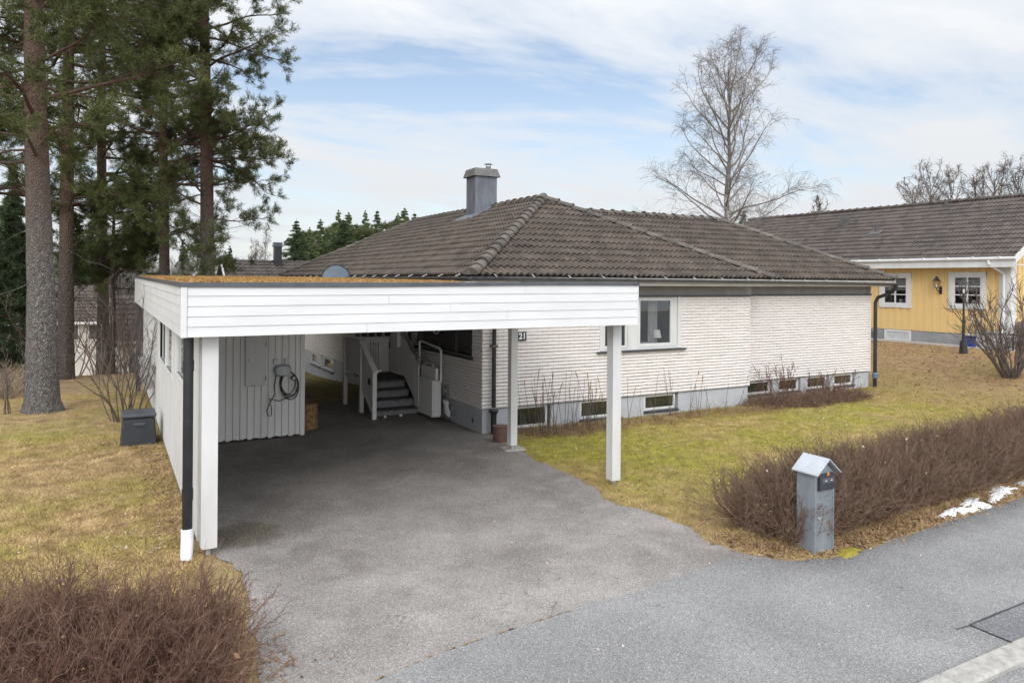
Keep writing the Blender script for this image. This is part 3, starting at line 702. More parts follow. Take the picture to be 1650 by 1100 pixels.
# a dark room behind the windows
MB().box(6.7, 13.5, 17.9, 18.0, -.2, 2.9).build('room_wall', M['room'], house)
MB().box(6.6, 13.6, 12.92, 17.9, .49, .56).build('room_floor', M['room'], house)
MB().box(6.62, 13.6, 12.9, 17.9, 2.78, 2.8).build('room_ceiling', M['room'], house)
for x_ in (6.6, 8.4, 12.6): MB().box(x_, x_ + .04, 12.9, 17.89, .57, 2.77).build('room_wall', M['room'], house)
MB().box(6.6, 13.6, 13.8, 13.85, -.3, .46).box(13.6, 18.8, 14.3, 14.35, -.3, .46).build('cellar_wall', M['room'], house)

def sash(par, x0, x1, y, z0, z1, fw=.06, d=.05, g='glass', name='frame', axis='x'):
    m = MB()
    def bx(a0, a1, c0, c1):
        if axis == 'x': m.box(a0, a1, y, y + d, c0, c1)
        else: m.box(y, y + d, a0, a1, c0, c1)
    bx(x0, x0 + fw, z0, z1); bx(x1 - fw, x1, z0, z1); bx(x0 + fw, x1 - fw, z0, z0 + fw); bx(x0 + fw, x1 - fw, z1 - fw, z1)
    o = m.build(name, M['white'], par, .005)
    q = MB()
    if axis == 'x': q.box(x0 + fw, x1 - fw, y + d * .5, y + d * .5 + .006, z0 + fw, z1 - fw)
    else: q.box(y + d * .5, y + d * .5 + .006, x0 + fw, x1 - fw, z0 + fw, z1 - fw)
    q.build('glass', M[g], o)
    return o
# big window: outer frame, mullion posts, two sashes, sill
win = MB().box(9.18, 9.27, 12.64, 12.76, 1.50, 2.70).box(11.36, 11.46, 12.64, 12.76, 1.50, 2.70).box(9.27, 11.36, 12.64, 12.76, 2.66, 2.70).box(9.27, 11.36, 12.64, 12.76, 1.50, 1.54).box(9.94, 10.20, 12.645, 12.76, 1.54, 2.66).build('window', M['white'], house, .004)
sash(win, 10.21, 11.24, 12.66, 1.545, 2.655, .08)
MB().box(11.245, 11.355, 12.665, 12.75, 1.545, 2.655).build('casing_board', M['white'], win, .004)
sash(win, 9.275, 9.935, 12.66, 1.545, 2.1, .06); sash(win, 9.275, 9.935, 12.66, 2.105, 2.655, .06)
MB().box(9.10, 11.58, 12.57, 12.72, 1.455, 1.497).build('sill', M['trim'], win, .012)
cu = MB()
for (a, b) in ((10.75, 11.0), (9.3, 9.5)):
    n = 24
    for k in range(n):
        x0 = a + (b - a) * k / n; x1 = a + (b - a) * (k + 1) / n; y0 = 12.95 + .03 * sin(k * 1.3); y1 = 12.95 + .03 * sin((k + 1) * 1.3)
        cu.quad((x0, y0, 1.5), (x1, y1, 1.5), (x1, y1, 2.75), (x0, y0, 2.75))
cu.build('curtain', M['curtain'], win)
MB().box(9.2, 11.4, 12.86, 13.05, 1.44, 1.47).build('window_board', M['white'], win)
for i, (a, b, c, d) in enumerate(basement1 + basement2):
    y = 12.70 if i < 3 else 13.26
    w = sash(house, a + .01, b - .07, y, c + .05, .475, .055, .05, 'glassdim', 'basement_window')
    MB().box(a - .01, b + .01, y - .045, y + .07, c - .01, c + .045).build('sill', M['trim'], w, .008)
    if i in (0, 1, 2): MB().hexa([(a + .32, y + .25, c + .05), (a + .52, y + .25, c + .05), (a + .52, y + .35, c + .05), (a + .32, y + .35, c + .05)], [(a + .38, y + .28, c + .27), (a + .45, y + .28, c + .27), (a + .45, y + .33, c + .27), (a + .38, y + .33, c + .27)]).build('candle_holder', M['curtain'], w, .02)
# dark joint boards under bricks
MB().box(6.385, 13.66, 12.655, 12.675, .475, .486).box(13.63, 19.1, 13.215, 13.235, .475, .486).build('flashing', M['trim'], house)
# recess on the side wall: boarded dark panel with a sill
pn = MB()
for k in range(9): pn.box(6.535 + .004 * (k % 2), 6.56, 13.10, 16.12, 1.47 + k * .137, 1.47 + k * .137 + .130)
pn.build('recess_panel', M['dgrey'], house, .004)
for q_ in ((6.41, 6.56, 13.06, 13.115), (6.41, 6.56, 16.10, 16.14), (6.45, 6.53, 14.08, 14.16)): MB().box(*q_, 1.47, 2.7).build('recess_post', M['dgrey'], house)
MB().box(6.31, 6.56, 13.06, 16.14, 1.405, 1.455).build('sill', M['black'], house, .01)
MB().box(6.385, 6.40, 17.55, 21.0, 1.2, 2.66).build('side_window_panel', M['dgrey'], house)
for k in range(5): MB().box(6.33, 6.38, 17.7 + k * .66, 17.76 + k * .66, 1.25, 2.6).build('window_bar', M['white'], house)
# entry door in the recess
dr = MB().box(7.2, 7.25, 16.52, 17.24, .70, 2.7).build('entry_door', M['dgrey'], house); MB().tube([(7.17, 16.62, 1.7), (7.14, 16.62, 1.7), (7.14, 16.72, 1.7)], .01, 8).build('handle', M['alu'], dr)
# house downpipes
dp = MB().tube([(6.59, 12.56, 2.95), (6.59, 12.56, .52)], .042, 16).tube([(6.59, 12.56, .02), (6.59, 12.56, .38), (6.59, 12.56, .46)], [.055, .06, .1], 16).tube([(6.59, 12.56, .46), (6.59, 12.56, .48)], [.1, .095], 16).build('downpipe', M['black'], house, smooth=False)
MB().box(6.53, 6.65, 12.51, 12.63, 1.70, 1.74).build('pipe_bracket', M['redstep'], dp)
dp2 = MB().tube([(19.42, 12.64, 2.98), (19.42, 12.66, 2.86), (19.36, 12.8, 2.72), (19.2, 13.05, 2.6), (19.17, 13.1, 2.46), (19.17, 13.1, .46)], .05, 16).tube([(19.17, 13.1, .02), (19.17, 13.1, .3)], .052, 16).build('downpipe', M['black'], house)
MB().tube([(19.17, 13.1, .3), (19.17, 13.1, .42), (19.17, 13.1, .46)], [.075, .08, .06], 16).build('pipe_coupling', M['bluefit'], dp2)
# house number plate
plate = MB().box(7.16, 7.35, 12.615, 12.632, 1.795, 1.975).build('number_plate', M['black'], house, .004)
def text_mesh(s, size, loc, rot, name, mat, parent, ext=.003, bold=.012):
    cu_ = bpy.data.curves.new('txt', 'FONT'); cu_.body = s; cu_.size = size; cu_.extrude = ext; cu_.offset = bold * size; cu_.align_x = 'CENTER'; cu_.align_y = 'CENTER'
    to = bpy.data.objects.new('txt', cu_); COL.objects.link(to); bpy.context.view_layer.update()
    me = bpy.data.meshes.new_from_object(to.evaluated_get(bpy.context.evaluated_depsgraph_get())); bpy.data.objects.remove(to)
    me.transform(Matrix.Translation(loc) @ rot); me.materials.clear(); return finish(name, me, mat, parent)
text_mesh('21', .17, (7.255, 12.611, 1.885), Matrix.Rotation(radians(90), 4, 'X'), 'house_number', M['digit'], plate, bold=.03)
# foundation vent on the side wall
MB().box(6.385, 6.40, 13.05, 13.13, .19, .21).box(6.385, 6.40, 13.08, 13.10, .15, .25).build('wall_hook', M['black'], house)
# lamp and ornaments in the window
lampw = empty('table_lamp', (11.0, 12.95, 1.47), 'small white shaded lamp standing inside the front window', 'lamp')
MB().tube([(11.0, 12.95, 1.62 + .1), (11.0, 12.95, 1.9)], [.11, .075], 20, cap=False).build('lamp_shade', M['shade'], lampw, smooth=True)
MB().tube([(11.0, 12.95, 1.47), (11.0, 12.95, 1.49), (11.0, 12.95, 1.52), (11.0, 12.95, 1.72)], [.05, .05, .014, .012], 14).build('stand', M['white'], lampw)
vs = MB().tube([(10.62, 12.95, 1.47), (10.62, 12.95, 1.56), (10.62, 12.95, 1.63)], [.07, .1, .09], 14).build('flower_pot', M['white']); tag(vs, 'white pot standing in the front window beside the lamp', 'pot')

# ------------------------------------------------------------------ carport
cp = empty('carport', (.9, 8.4, 0), 'white flat-roofed carport with moss on its roof and storage room behind', 'carport')
CX0, CX1, CY0, CYR, CYB = .66, 6.62, 8.2, 11.55, 23.6
CT, CB = 2.93, 2.385
# roof slab
rs = MB().box(CX0 + .03, CX1 - .03, CY0 + .03, CYR - .03, 2.80, 2.935).box(CX0 + .03, 5.78, CYR - .03, CYB - .03, 2.80, 2.935).build('roof', M['roofbase'], cp)
# moss carpet: bumpy sheet plus tufts
mx = np.linspace(CX0 + .06, CX1 - .06, 75); my = np.linspace(CY0 + .06, CYB - .1, 190)
MX, MY = np.meshgrid(mx, my); ok = (MX < 5.72) & ((MY > 12.2) | (MX < 4.7 + .5 * np.sin(MY * 2.3)))
MZ = np.array([[mnoise.noise((a * 2.2, b * 2.2, 0)) * .015 + mnoise.noise((a * 9, b * 9, 1)) * .012 for a in mx] for b in my]) + 2.948
MZ += .0072 * (MY - CY0) - .012 * np.clip((MX - 4.6) / 1.2, 0, 1) * (MY < 12.2)
MZ -= .02 * (1 - np.clip(np.minimum(MY - CY0, MX - CX0) / .4, 0, 1))
id2 = np.arange(MX.size).reshape(MX.shape); Fm = np.stack([id2[:-1, :-1], id2[:-1, 1:], id2[1:, 1:], id2[1:, :-1]], -1)
okf = ok[:-1, :-1] & ok[:-1, 1:] & ok[1:, 1:] & ok[1:, :-1]; Fm = Fm[okf]
ms = npmesh('moss', np.stack([MX, MY, MZ], -1).reshape(-1, 3), Fm, M['moss'], rs, smooth=True); ms['kind'] = 'stuff'
r = RS(11); nT = 26000; tx = r.uniform(CX0 + .1, CX1 - .1, nT); ty = r.uniform(CY0 + .12, CYB - .2, nT); k_ = (tx < 5.7) & ((ty > 12.2) | (tx < 4.75)); tx = tx[k_]; ty = ty[k_]
c_ = np.stack([tx, ty, 2.948 + .0072 * (ty - CY0)], 1); an = r.uniform(0, 6.28, len(tx)); hh = r.uniform(.008, .03, len(tx)); ww = r.uniform(.008, .025, len(tx))
dv = np.stack([np.cos(an), np.sin(an), 0 * an], 1); tip = c_ + np.stack([r.normal(0, .012, len(tx)), r.normal(0, .012, len(tx)), hh], 1)
V = np.stack([c_ - dv * ww[:, None], c_ + dv * ww[:, None], tip], 1).reshape(-1, 3)
tf = npmesh('moss_tuft', V, np.arange(len(V)).reshape(-1, 3), M['moss'], rs); tf['kind'] = 'stuff'
# fascia boards
def boards_x(par, x0, x1, y, z0, z1, n, th=.022, name='fascia_board', mat='whiteboard', gap=.004, dz=.03):
    h = (z1 - z0) / n; m = MB()
    for k in range(n):
        a = z0 + k * h; b = a + h - gap
        p = dz * k / n; q = dz * (k + 1) / n
        xj = x0 + (x1 - x0) * (.28 + .45 * ((k * 37 + 11) % 10) / 10)
        for (ua, ub) in ((x0, xj - .0015), (xj + .0015, x1)):
            fa = (ua - x0) / (x1 - x0); fb = (ub - x0) / (x1 - x0)
            m.hexa([(ua, y - .003, a + p * fa), (ub, y - .003, a + p * fb), (ub, y + th, a + p * fb), (ua, y + th, a + p * fa)], [(ua, y + .004, b + q * fa), (ub, y + .004, b + q * fb), (ub, y + th, b + q * fb), (ua, y + th, b + q * fa)])
    m.box(x0 + .01, x1 - .01, y + th - .008, y + th + .012, z0 + .01, z1 - .01)
    return m.build(name, M[mat], par)
def boards_y(par, y0, y1, x, z0, z1, n, sgn=1, th=.022, name='fascia_board', mat='whiteboard', gap=.004, dz1=0, dz2=0):
    h = (z1 - z0) / n; m = MB()
    for k in range(n):
        a = z0 + k * h; b = a + h - gap; xa, xb, xc = x - .003 * sgn, x + .004 * sgn, x + th * sgn; d = dz1 * (1 - k / n) + dz2 * k / n; e = dz1 * (1 - (k + 1) / n) + dz2 * (k + 1) / n
        m.hexa([(xa, y0, a), (xc, y0, a), (xc, y1, a + d), (xa, y1, a + d)], [(xb, y0, b), (xc, y0, b), (xc, y1, b + e), (xb, y1, b + e)])
    xs = sorted([x + (th - .008) * sgn, x + (th + .012) * sgn]); m.box(xs[0], xs[1], y0 + .01, y1 - .01, z0 + .02, z1 - .01)
    return m.build(name, M[mat], par)
boards_x(cp, CX0 + .055, CX1 - .012, CY0, CB, CT - .01, 5)
boards_y(cp, CY0 + .03, CYB, CX0, CB, CT - .01, 5, 1, dz1=-.08, dz2=.10)
boards_y(cp, CY0 + .01, CYR, CX1, CB, CT - .01, 5, -1)
MB().box(CX0 - .008, CX0 + .052, CY0 - .008, CY0 + .03, CB - .004, CT - .012).build('corner_board', M['whiteboard'], cp, .003)
MB().box(CX1 - .012, CX1 + .006, CY0 - .006, CY0 + .01, CB - .004, CT + .015).build('corner_board', M['whiteboard'], cp, .002)
# metal edge trim with a slight bow
tr = MB(); K = 24
for k in range(K):
    xa = CX0 - .02 + (CX1 - CX0 + .03) * k / K; xb = CX0 - .02 + (CX1 - CX0 + .03) * (k + 1) / K
    da = .008 * sin(k / K * pi * 2) ; db = .008 * sin((k + 1) / K * pi * 2)
    ea = .034 * k / K; eb = .034 * (k + 1) / K
    tr.hexa([(xa, CY0 - .018, CT - .022 - da + ea), (xb, CY0 - .018, CT - .022 - db + eb), (xb, CY0 + .03, CT - .022 - db + eb), (xa, CY0 + .03, CT - .022 - da + ea)], [(xa, CY0 - .012, CT + .022 + ea), (xb, CY0 - .012, CT + .022 + eb), (xb, CY0 + .03, CT + .026 + eb), (xa, CY0 + .03, CT + .026 + ea)])
tr.hexa([(CX0 - .02, CY0 + .031, CT - .022), (CX0 + .03, CY0 + .031, CT - .022), (CX0 + .03, CYB, CT + .07), (CX0 - .02, CYB, CT + .07)], [(CX0 - .02, CY0 + .031, CT + .022), (CX0 + .03, CY0 + .031, CT + .022), (CX0 + .03, CYB, CT + .12), (CX0 - .02, CYB, CT + .12)]).box(CX1 - .02, CX1 + .014, CY0 + .031, CYR, CT + .012, CT + .056)
tr.build('roof_edge_trim', M['trim'], cp)
# underside joists and beam
jo = MB().box(CX0 + .1, CX1 - .12, CY0 + .1, CY0 + .15, 2.4, 2.62)
for k in range(9): jo.box(CX0 + .1, CX1 - .1 if CY0 + .6 + k * .6 < CYR - .1 else 5.7, CY0 + .6 + k * .6, CY0 + .645 + k * .6, 2.62, 2.795)
jo.build('joist', M['shadewhite'], cp)
cl_ = MB()
for k in range(24): cl_.box(CX0 + .1, 5.7, CY0 + .16 + k * .62, CY0 + .77 + k * .62, 2.785, 2.797)
cl_.build('bounce_ceiling_board', M['white'], cp)  # unseen white ceiling, added to bounce light under the roof
def post(x, y, w=.155, top=2.40, lean=0):
    p = MB()
    p.box(x - w / 2, x + w / 2, y - w / 2, y - w / 2 + .02, .085, top).box(x - w / 2, x + w / 2, y + w / 2 - .02, y + w / 2, .085, top)
    p.box(x - w / 2 + .003, x - w / 2 + .023, y - w / 2 + .0205, y + w / 2 - .0205, .085, top).box(x + w / 2 - .023, x + w / 2 - .003, y - w / 2 + .0205, y + w / 2 - .0205, .085, top)
    o = p.build('post', M['white'], cp)
    MB().box(x - .022, x + .022, y - .022, y + .022, -.02, .12).build('post_foot', M['lgrey'], o)
post(.965, 8.50, .165); post(6.52, 8.62, .15); post(6.29, 11.27, .13)
MB().hexa([(6.1, 11.15, 0.0), (6.5, 11.1, 0.0), (6.55, 11.45, 0.0), (6.15, 11.5, 0.0)], [(6.12, 11.17, .022), (6.48, 11.12, .022), (6.53, 11.43, .022), (6.17, 11.48, .022)]).build('post_base_slab', M['kerb'], cp)
# left wall: vertical boards (outside face x=.89)
lw = MB(); y = 8.75; k = 0
holes = [(10.25, 11.75, 1.62, 2.24), (12.5, 15.7, 1.46, 2.24)]
while y < CYB - .2:
    w = .10 if k % 2 else .05; x0 = .885 if k % 2 else .905; hole = [h for h in holes if h[0] < y + w / 2 < h[1]]
    if hole: lw.box(x0, .93, y, y + w - .004, .06, hole[0][2]); lw.box(x0, .93, y, y + w - .004, hole[0][3], 2.44)
    else: lw.box(x0, .93, y, y + w - .004, .06, 2.44)
    y += w; k += 1
lw.box(.90, .95, 8.60, 8.74, .12, 2.42)
lw.build('side_wall', M['white'], cp, .002)
for (a, b, c, d, npn) in ((10.25, 11.75, 1.62, 2.24, 1), (12.5, 15.7, 1.46, 2.24, 2)):
    fr = MB().box(.865, .93, a - .07, a, c - .07, d + .07).box(.865, .93, b, b + .07, c - .07, d + .07).box(.865, .93, a, b, c - .07, c).box(.865, .93, a, b, d, d + .07)
    for q in range(1, npn): fr.box(.875, .93, a + (b - a) * q / npn - .04, a + (b - a) * q / npn + .04, c, d)
    fr = fr.build('side_window', M['white'], cp, .004)
    MB().box(.905, .915, a, b, c, d).build('glass', M['glass'], fr)
    MB().box(.94, .95, a, b, c, d).build('blind', M['curtain'], fr)
# storage room front wall with alternating boards
sh = MB(); x = .96; k = 0
while x < 3.24:
    w = .078 if k % 2 else .046; y0 = 14.03 if k % 2 else 14.056
    sh.box(x, min(x + w - .003, 3.25), y0, 14.08, .035 + .01 * ((k * 7) % 3), 2.44); x += w; k += 1
sh.box(3.20, 3.285, 14.02, 14.10, .03, 2.44)
sw = sh.build('storage_wall', M['greypanel'], cp, .002)
MB().box(3.22, 3.26, 14.105, CYB - .3, .03, 2.44).box(.95, 3.24, CYB - .3, CYB - .27, .03, 2.44).build('storage_side_wall', M['greypanel'], cp)
cab = MB().box(2.20, 2.57, 13.985, 14.028, 1.02, 1.95).build('meter_cabinet', M['cab'], cp, .006)
MB().box(2.225, 2.545, 13.979, 13.984, 1.045, 1.925).build('cabinet_door', M['cab'], cab, .002)
MB().box(2.55, 2.565, 13.972, 13.98, 1.12, 1.2).box(2.55, 2.565, 13.972, 13.98, 1.75, 1.83).tube([(2.25, 13.975, 1.5), (2.25, 13.985, 1.5)], .012, 8).box(2.29, 2.37, 13.972, 13.98, 1.03, 1.037).build('hinge', M['trim'], cab)
# electric car charger with coiled cable
ch = empty('car_charger', (2.85, 13.95, 1.2), 'silver oval car charger with a coiled black cable on the storage wall', 'charger')
me_pts = [(2.86, 14.02, 1.30), (2.86, 13.93, 1.30), (2.86, 13.89, 1.30)]
cbm = MB(); n = 28
for (yy, s) in ((14.02, 1), (13.93, 1), (13.90, .85)):
    for j in range(n):
        a = 2 * pi * j / n; e = .8
        cx_ = abs(cos(a)) ** e * (1 if cos(a) > 0 else -1); cz_ = abs(sin(a)) ** e * (1 if sin(a) > 0 else -1)
        cbm.v.append((2.86 + .15 * s * cx_, yy, 1.285 + .105 * s * cz_))
for q in range(2):
    for j in range(n): cbm.f.append((q * n + j, q * n + (j + 1) % n, (q + 1) * n + (j + 1) % n, (q + 1) * n + j))
cbm.f.append(tuple(range(2 * n, 3 * n)))
cbm.build('charger_body', M['charger'], ch)
MB().tube([(2.87, 13.896, 1.285), (2.87, 13.893, 1.285)], .05, 20).tube([(2.87, 13.892, 1.285), (2.87, 13.889, 1.285)], [.035, .03], 20).build('charger_emblem', M['lgrey'], ch)
def loop(cx, cz, rx, rz, y, tilt=0, n=22, a0=0, a1=2 * pi):
    return [(cx + rx * sin(a0 + (a1 - a0) * k / n) * cos(tilt) - rz * cos(a0 + (a1 - a0) * k / n) * sin(tilt), y + .01 * sin(k), cz + rz * cos(a0 + (a1 - a0) * k / n) * cos(tilt) + rx * sin(a0 + (a1 - a0) * k / n) * sin(tilt)) for k in range(n + 1)]
cbl = MB()
for (a, b, c, d, e) in ((2.98, 1.02, .15, .24, .1), (2.98, 1.00, .17, .27, .2), (2.96, 1.04, .13, .21, -.1), (2.99, 1.03, .16, .22, .3)): cbl.tube(loop(a, c_z, c, d, 13.95 + .02 * e, e) if False else loop(a, b, c, d, 13.95 + .03 * e, e), .009, 6, cap=False)
cbl.tube([(2.75, 13.95, 1.24), (2.70, 13.94, 1.0), (2.72, 13.94, .86), (2.64, 13.94, .72), (2.57, 13.94, .55), (2.60, 13.94, .45), (2.66, 13.94, .47), (2.66, 13.94, .60), (2.62, 13.94, .78), (2.80, 13.94, .72), (2.95, 13.94, .78)], .009, 6)
cbl.build('charging_cable', M['cable'], ch)
MB().tube([(3.05, 13.97, 1.14), (3.05, 13.90, 1.14)], .045, 14).build('plug', M['cable'], ch); MB().tube([(3.05, 13.898, 1.14), (3.05, 13.893, 1.14)], .028, 14).build('plug_face', M['lgrey'], ch)
for x in (2.74, 2.94):
    sb = MB().box(x - .045, x + .045, 13.96, 14.028, 1.41, 1.50).build('socket_box', M['cab'], ch, .008)
# carport downpipe with white boot
dpc = MB().tube([(.755, 8.50, 2.6), (.755, 8.50, .30)], .052, 20).build('downpipe', M['black'], cp)
for z_ in (2.06, .68): MB().tube([(.755, 8.5, z_ + .06), (.755, 8.5, z_ - .06)], .058, 20).build('pipe_collar', M['black'], dpc)
MB().tube([(.755, 8.5, .31), (.755, 8.49, .2), (.745, 8.44, .06), (.735, 8.40, -.03)], [.064, .064, .062, .058], 20).build('pipe_boot', M['pipewhite'], dpc)
MB().box(.70, .82, CYB - .15, CYB - .03, -.3, 2.36).build('rear_post', M['trim'], cp)
# roof flashing beside the house eave (white strips, gutter joints)
MB().box(5.0, 5.76, 11.7, 11.74, 2.94, 2.975).box(5.2, 5.76, 12.4, 12.43, 2.94, 2.97).build('roof_batten', M['lgrey'], rs)
# dish standing on the roof
dish = MB(); n = 36
for (yy, rr) in ((20.0, .40), (20.012, .415), (20.035, .415), (20.05, .40), (20.02, .0001)):
    for j in range(n): a = 2 * pi * j / n; dish.v.append((5.52 + rr * cos(a), yy, 2.985 + rr * sin(a)))
for q in range(3):
    for j in range(n): dish.f.append((q * n + j, q * n + (j + 1) % n, (q + 1) * n + (j + 1) % n, (q + 1) * n + j))
dish.f.append(tuple(range(n))); dish.f.append(tuple(range(3 * n, 4 * n)))
dish.v = dish.v[:4 * n]
do = empty('satellite_dish', (5.52, 20.0, 2.95), 'blue-grey round dish with dark rim showing half above the mossy carport roof', 'dish')
dish.build('dish_face', M['dish'], do)
ri = MB().tube([(5.52 + .41 * cos(2 * pi * j / 40), 20.0, 2.985 + .41 * sin(2 * pi * j / 40)) for j in range(41)], .012, 6, cap=False).build('dish_rim', M['black'], do)

# ------------------------------------------------------------------ entry stair
stair = empty('entry_stair', (5.5, 15.0, 0), 'white wooden entry stair with boarded railings and grey steps in the carport', 'stair')
SX0, SX1 = 4.99, 6.02; DZ = .70
for k in range(4):
    z = .175 * (k + 1); y = 15.1 + .27 * k
    MB().box(SX0 + .05, SX1, y + .035, y + .055, max(.04, z - .175), z - .036).build('riser', M['stair'], stair)
    MB().box(SX0 + .05, SX1, y, y + (.30 if k < 3 else .1), z - .035, z).build('tread', M['tread'], stair, .004)
MB().box(SX0 + .05, 6.39, 16.02, 17.3, DZ - .035, DZ).box(6.39, 7.3, 16.5, 17.26, DZ - .035, DZ).build('deck', M['tread'], stair)
def vpost(x, y, z0, z1, w=.09): return MB().box(x - w / 2, x + w / 2, y - w / 2, y + w / 2, z0, z1).build('post', M['shadewhite'], stair, .004)
vpost(SX0, 17.2, -.05, 1.56); vpost(SX0, 15.92, -.02, 1.5); vpost(SX0, 15.03, .0, 1.0)
MB().box(SX0 - .06, SX0 + .06, 15.88, 17.26, 1.562, 1.60).hexa([(SX0 - .06, 14.93, .99), (SX0 + .06, 14.93, .99), (SX0 + .06, 15.88, 1.55), (SX0 - .06, 15.88, 1.55)], [(SX0 - .06, 14.93, 1.03), (SX0 + .06, 14.93, 1.03), (SX0 + .06, 15.88, 1.595), (SX0 - .06, 15.88, 1.595)]).box(SX0 + .07, 6.1, 17.16, 17.28, 1.562, 1.60).build('handrail', M['shadewhite'], stair, .004)
pb = MB()
for k in range(9):
    y = 15.97 + k * .132; pb.box(SX0 - .012, SX0 + .012, y, y + .126, .82, 1.56)
pb.box(SX0 + .013, SX0 + .03, 15.97, 17.15, .82, .9).build('side_panel', M['shadewhite'], stair)
pc = MB()
for k in range(6):
    y = 15.08 + k * .132; zb = .17 + (y - 15.08) * .65; zt = 1.0 + (y - 14.98) * .59
    pc.hexa([(SX0 - .012, y, zb), (SX0 + .012, y, zb), (SX0 + .012, y + .126, zb + .08), (SX0 - .012, y + .126, zb + .08)], [(SX0 - .012, y, zt), (SX0 + .012, y, zt), (SX0 + .012, y + .126, zt + .07), (SX0 - .012, y + .126, zt + .07)])
pc.build('sloping_side_panel', M['shadewhite'], stair)
MB().hexa([(SX0 - .02, 15.07, .06), (SX0 + .02, 15.07, .06), (SX0 + .02, 15.88, .56), (SX0 - .02, 15.88, .56)], [(SX0 - .02, 15.07, .16), (SX0 + .02, 15.07, .16), (SX0 + .02, 15.88, .68), (SX0 - .02, 15.88, .68)]).box(SX0 - .02, SX0 + .02, 15.97, 17.15, .68, .78).build('stringer', M['shadewhite'], stair)
bk = MB(); xs = [5.05, 5.19, 5.33, 5.40, 5.47, 5.54, 5.68, 5.75, 5.82, 5.89, 6.03]
for a, b in ((5.05, 5.22), (5.245, 5.285), (5.31, 5.35), (5.375, 5.415), (5.44, 5.60), (5.625, 5.665), (5.69, 5.73), (5.755, 5.795), (5.82, 6.08)): bk.box(a, b, 17.19, 17.215, .74, 1.56)
bk.box(5.04, 6.1, 17.22, 17.25, .74, .82).box(5.04, 6.1, 17.22, 17.25, 1.45, 1.55)
bk.build('slatted_panel', M['shadewhite'], stair)
# wall side boarded balustrade along x = 6.03
rb = MB()
for k in range(15):
    y = 15.12 + k * .132
    if y > 16.95: break
    zb = .2 + min(.55, (y - 15.1) * .62); zt = min(1.62, 1.02 + (y - 15.0) * .59)
    rb.hexa([(6.03, y, zb), (6.055, y, zb), (6.055, y + .126, zb + .06), (6.03, y + .126, zb + .06)], [(6.03, y, zt), (6.055, y, zt), (6.055, y + .126, zt + .06), (6.03, y + .126, zt + .06)])
rb.build('wall_side_panel', M['shadewhite'], stair)
MB().box(4.93, 4.955, 15.2, 15.3, .72, .86).build('key_box', M['black'], stair, .01)
MB().box(5.02, 5.13, 14.95, 15.02, 1.03, 1.06).box(5.2, 5.24, 14.96, 15.0, .03, .08).box(5.6, 5.66, 15.1, 15.15, .0, .05).build('bracket', M['liftwhite'], stair)
# stair lift
lf = empty('stair_lift', (6.15, 14.9, 0), 'folded white wheelchair platform lift on rails beside the entry stair', 'platform lift')
MB().box(6.04, 6.07, 14.34, 15.38, .07, .86).build('folded_platform', M['liftwhite'], lf, .01)
MB().box(6.075, 6.25, 14.33, 14.37, .09, .80).box(6.075, 6.25, 14.38, 15.37, .06, .84).build('platform_housing', M['liftwhite'], lf, .01)
MB().box(6.15, 6.22, 14.42, 15.25, .845, 1.10).build('control_panel', M['liftwhite'], lf, .012)
MB().tube([(6.18, 14.62, 1.1), (6.18, 14.62, 1.16), (6.18, 14.68, 1.18), (6.18, 15.02, 1.18), (6.18, 15.08, 1.16), (6.18, 15.08, 1.1)], .012, 8).build('grab_handle', M['liftwhite'], lf)
MB().tube([(6.24, 14.34, .80), (6.24, 14.33, 1.42), (6.24, 14.37, 1.50), (6.24, 14.45, 1.535), (6.24, 15.35, 1.60), (6.24, 15.5, 1.60)], .024, 12).tube([(6.24, 15.5, 1.6), (6.24, 15.56, 1.58), (6.24, 15.56, .86)], .024, 12).tube([(6.24, 15.5, 1.6), (6.17, 15.38, 1.6)], .022, 10).build('safety_bar', M['liftwhite'], lf)
MB().tube([(6.30, 14.2, .62), (6.30, 17.0, 2.2)], .022, 10).tube([(6.30, 14.2, .32), (6.30, 17.0, 1.9)], .022, 10).build('rail', M['alu'], lf)
MB().tube([(6.14, 15.35, 1.25), (6.14, 17.0, 2.2)], .022, 10).tube([(6.14, 15.35, 1.15), (6.14, 17.0, 2.1)], .022, 10).build('handrail_tube', M['alu'], lf)
MB().hexa([(6.26, 13.98, .12), (6.33, 13.98, .12), (6.33, 14.16, .14), (6.26, 14.16, .14)], [(6.26, 14.1, .42), (6.33, 14.1, .42), (6.33, 14.28, .46), (6.26, 14.28, .46)]).build('drive_unit', M['liftwhite'], lf, .015)
MB().box(6.30, 6.38, 13.95, 14.4, .27, .37).box(6.30, 6.38, 13.95, 14.3, .06, .16).box(6.31, 6.36, 14.2, 14.28, .3, .75).build('rail_bracket', M['stair'], lf)
MB().box(5.93, 6.02, 16.2, 16.5, 1.42, 1.95).build('upper_control_box', M['liftwhite'], lf, .02)
# hanging thing in the recess
hr = empty('hose_reel', (6.33, 14.9, 2.0), 'dark round reel with a pale curved band hanging in the wall recess', 'hose reel')
MB().tube([(6.43, 14.95, 2.0), (6.50, 14.95, 2.0)], .22, 24).build('reel_disc', M['black'], hr)
MB().tube([(6.38, 14.95 + .2 * cos(a / 12 * pi * 2), 2.0 + .2 * sin(a / 12 * pi * 2)) for a in range(13)], .02, 8).build('reel_band', M['curtain'], hr)
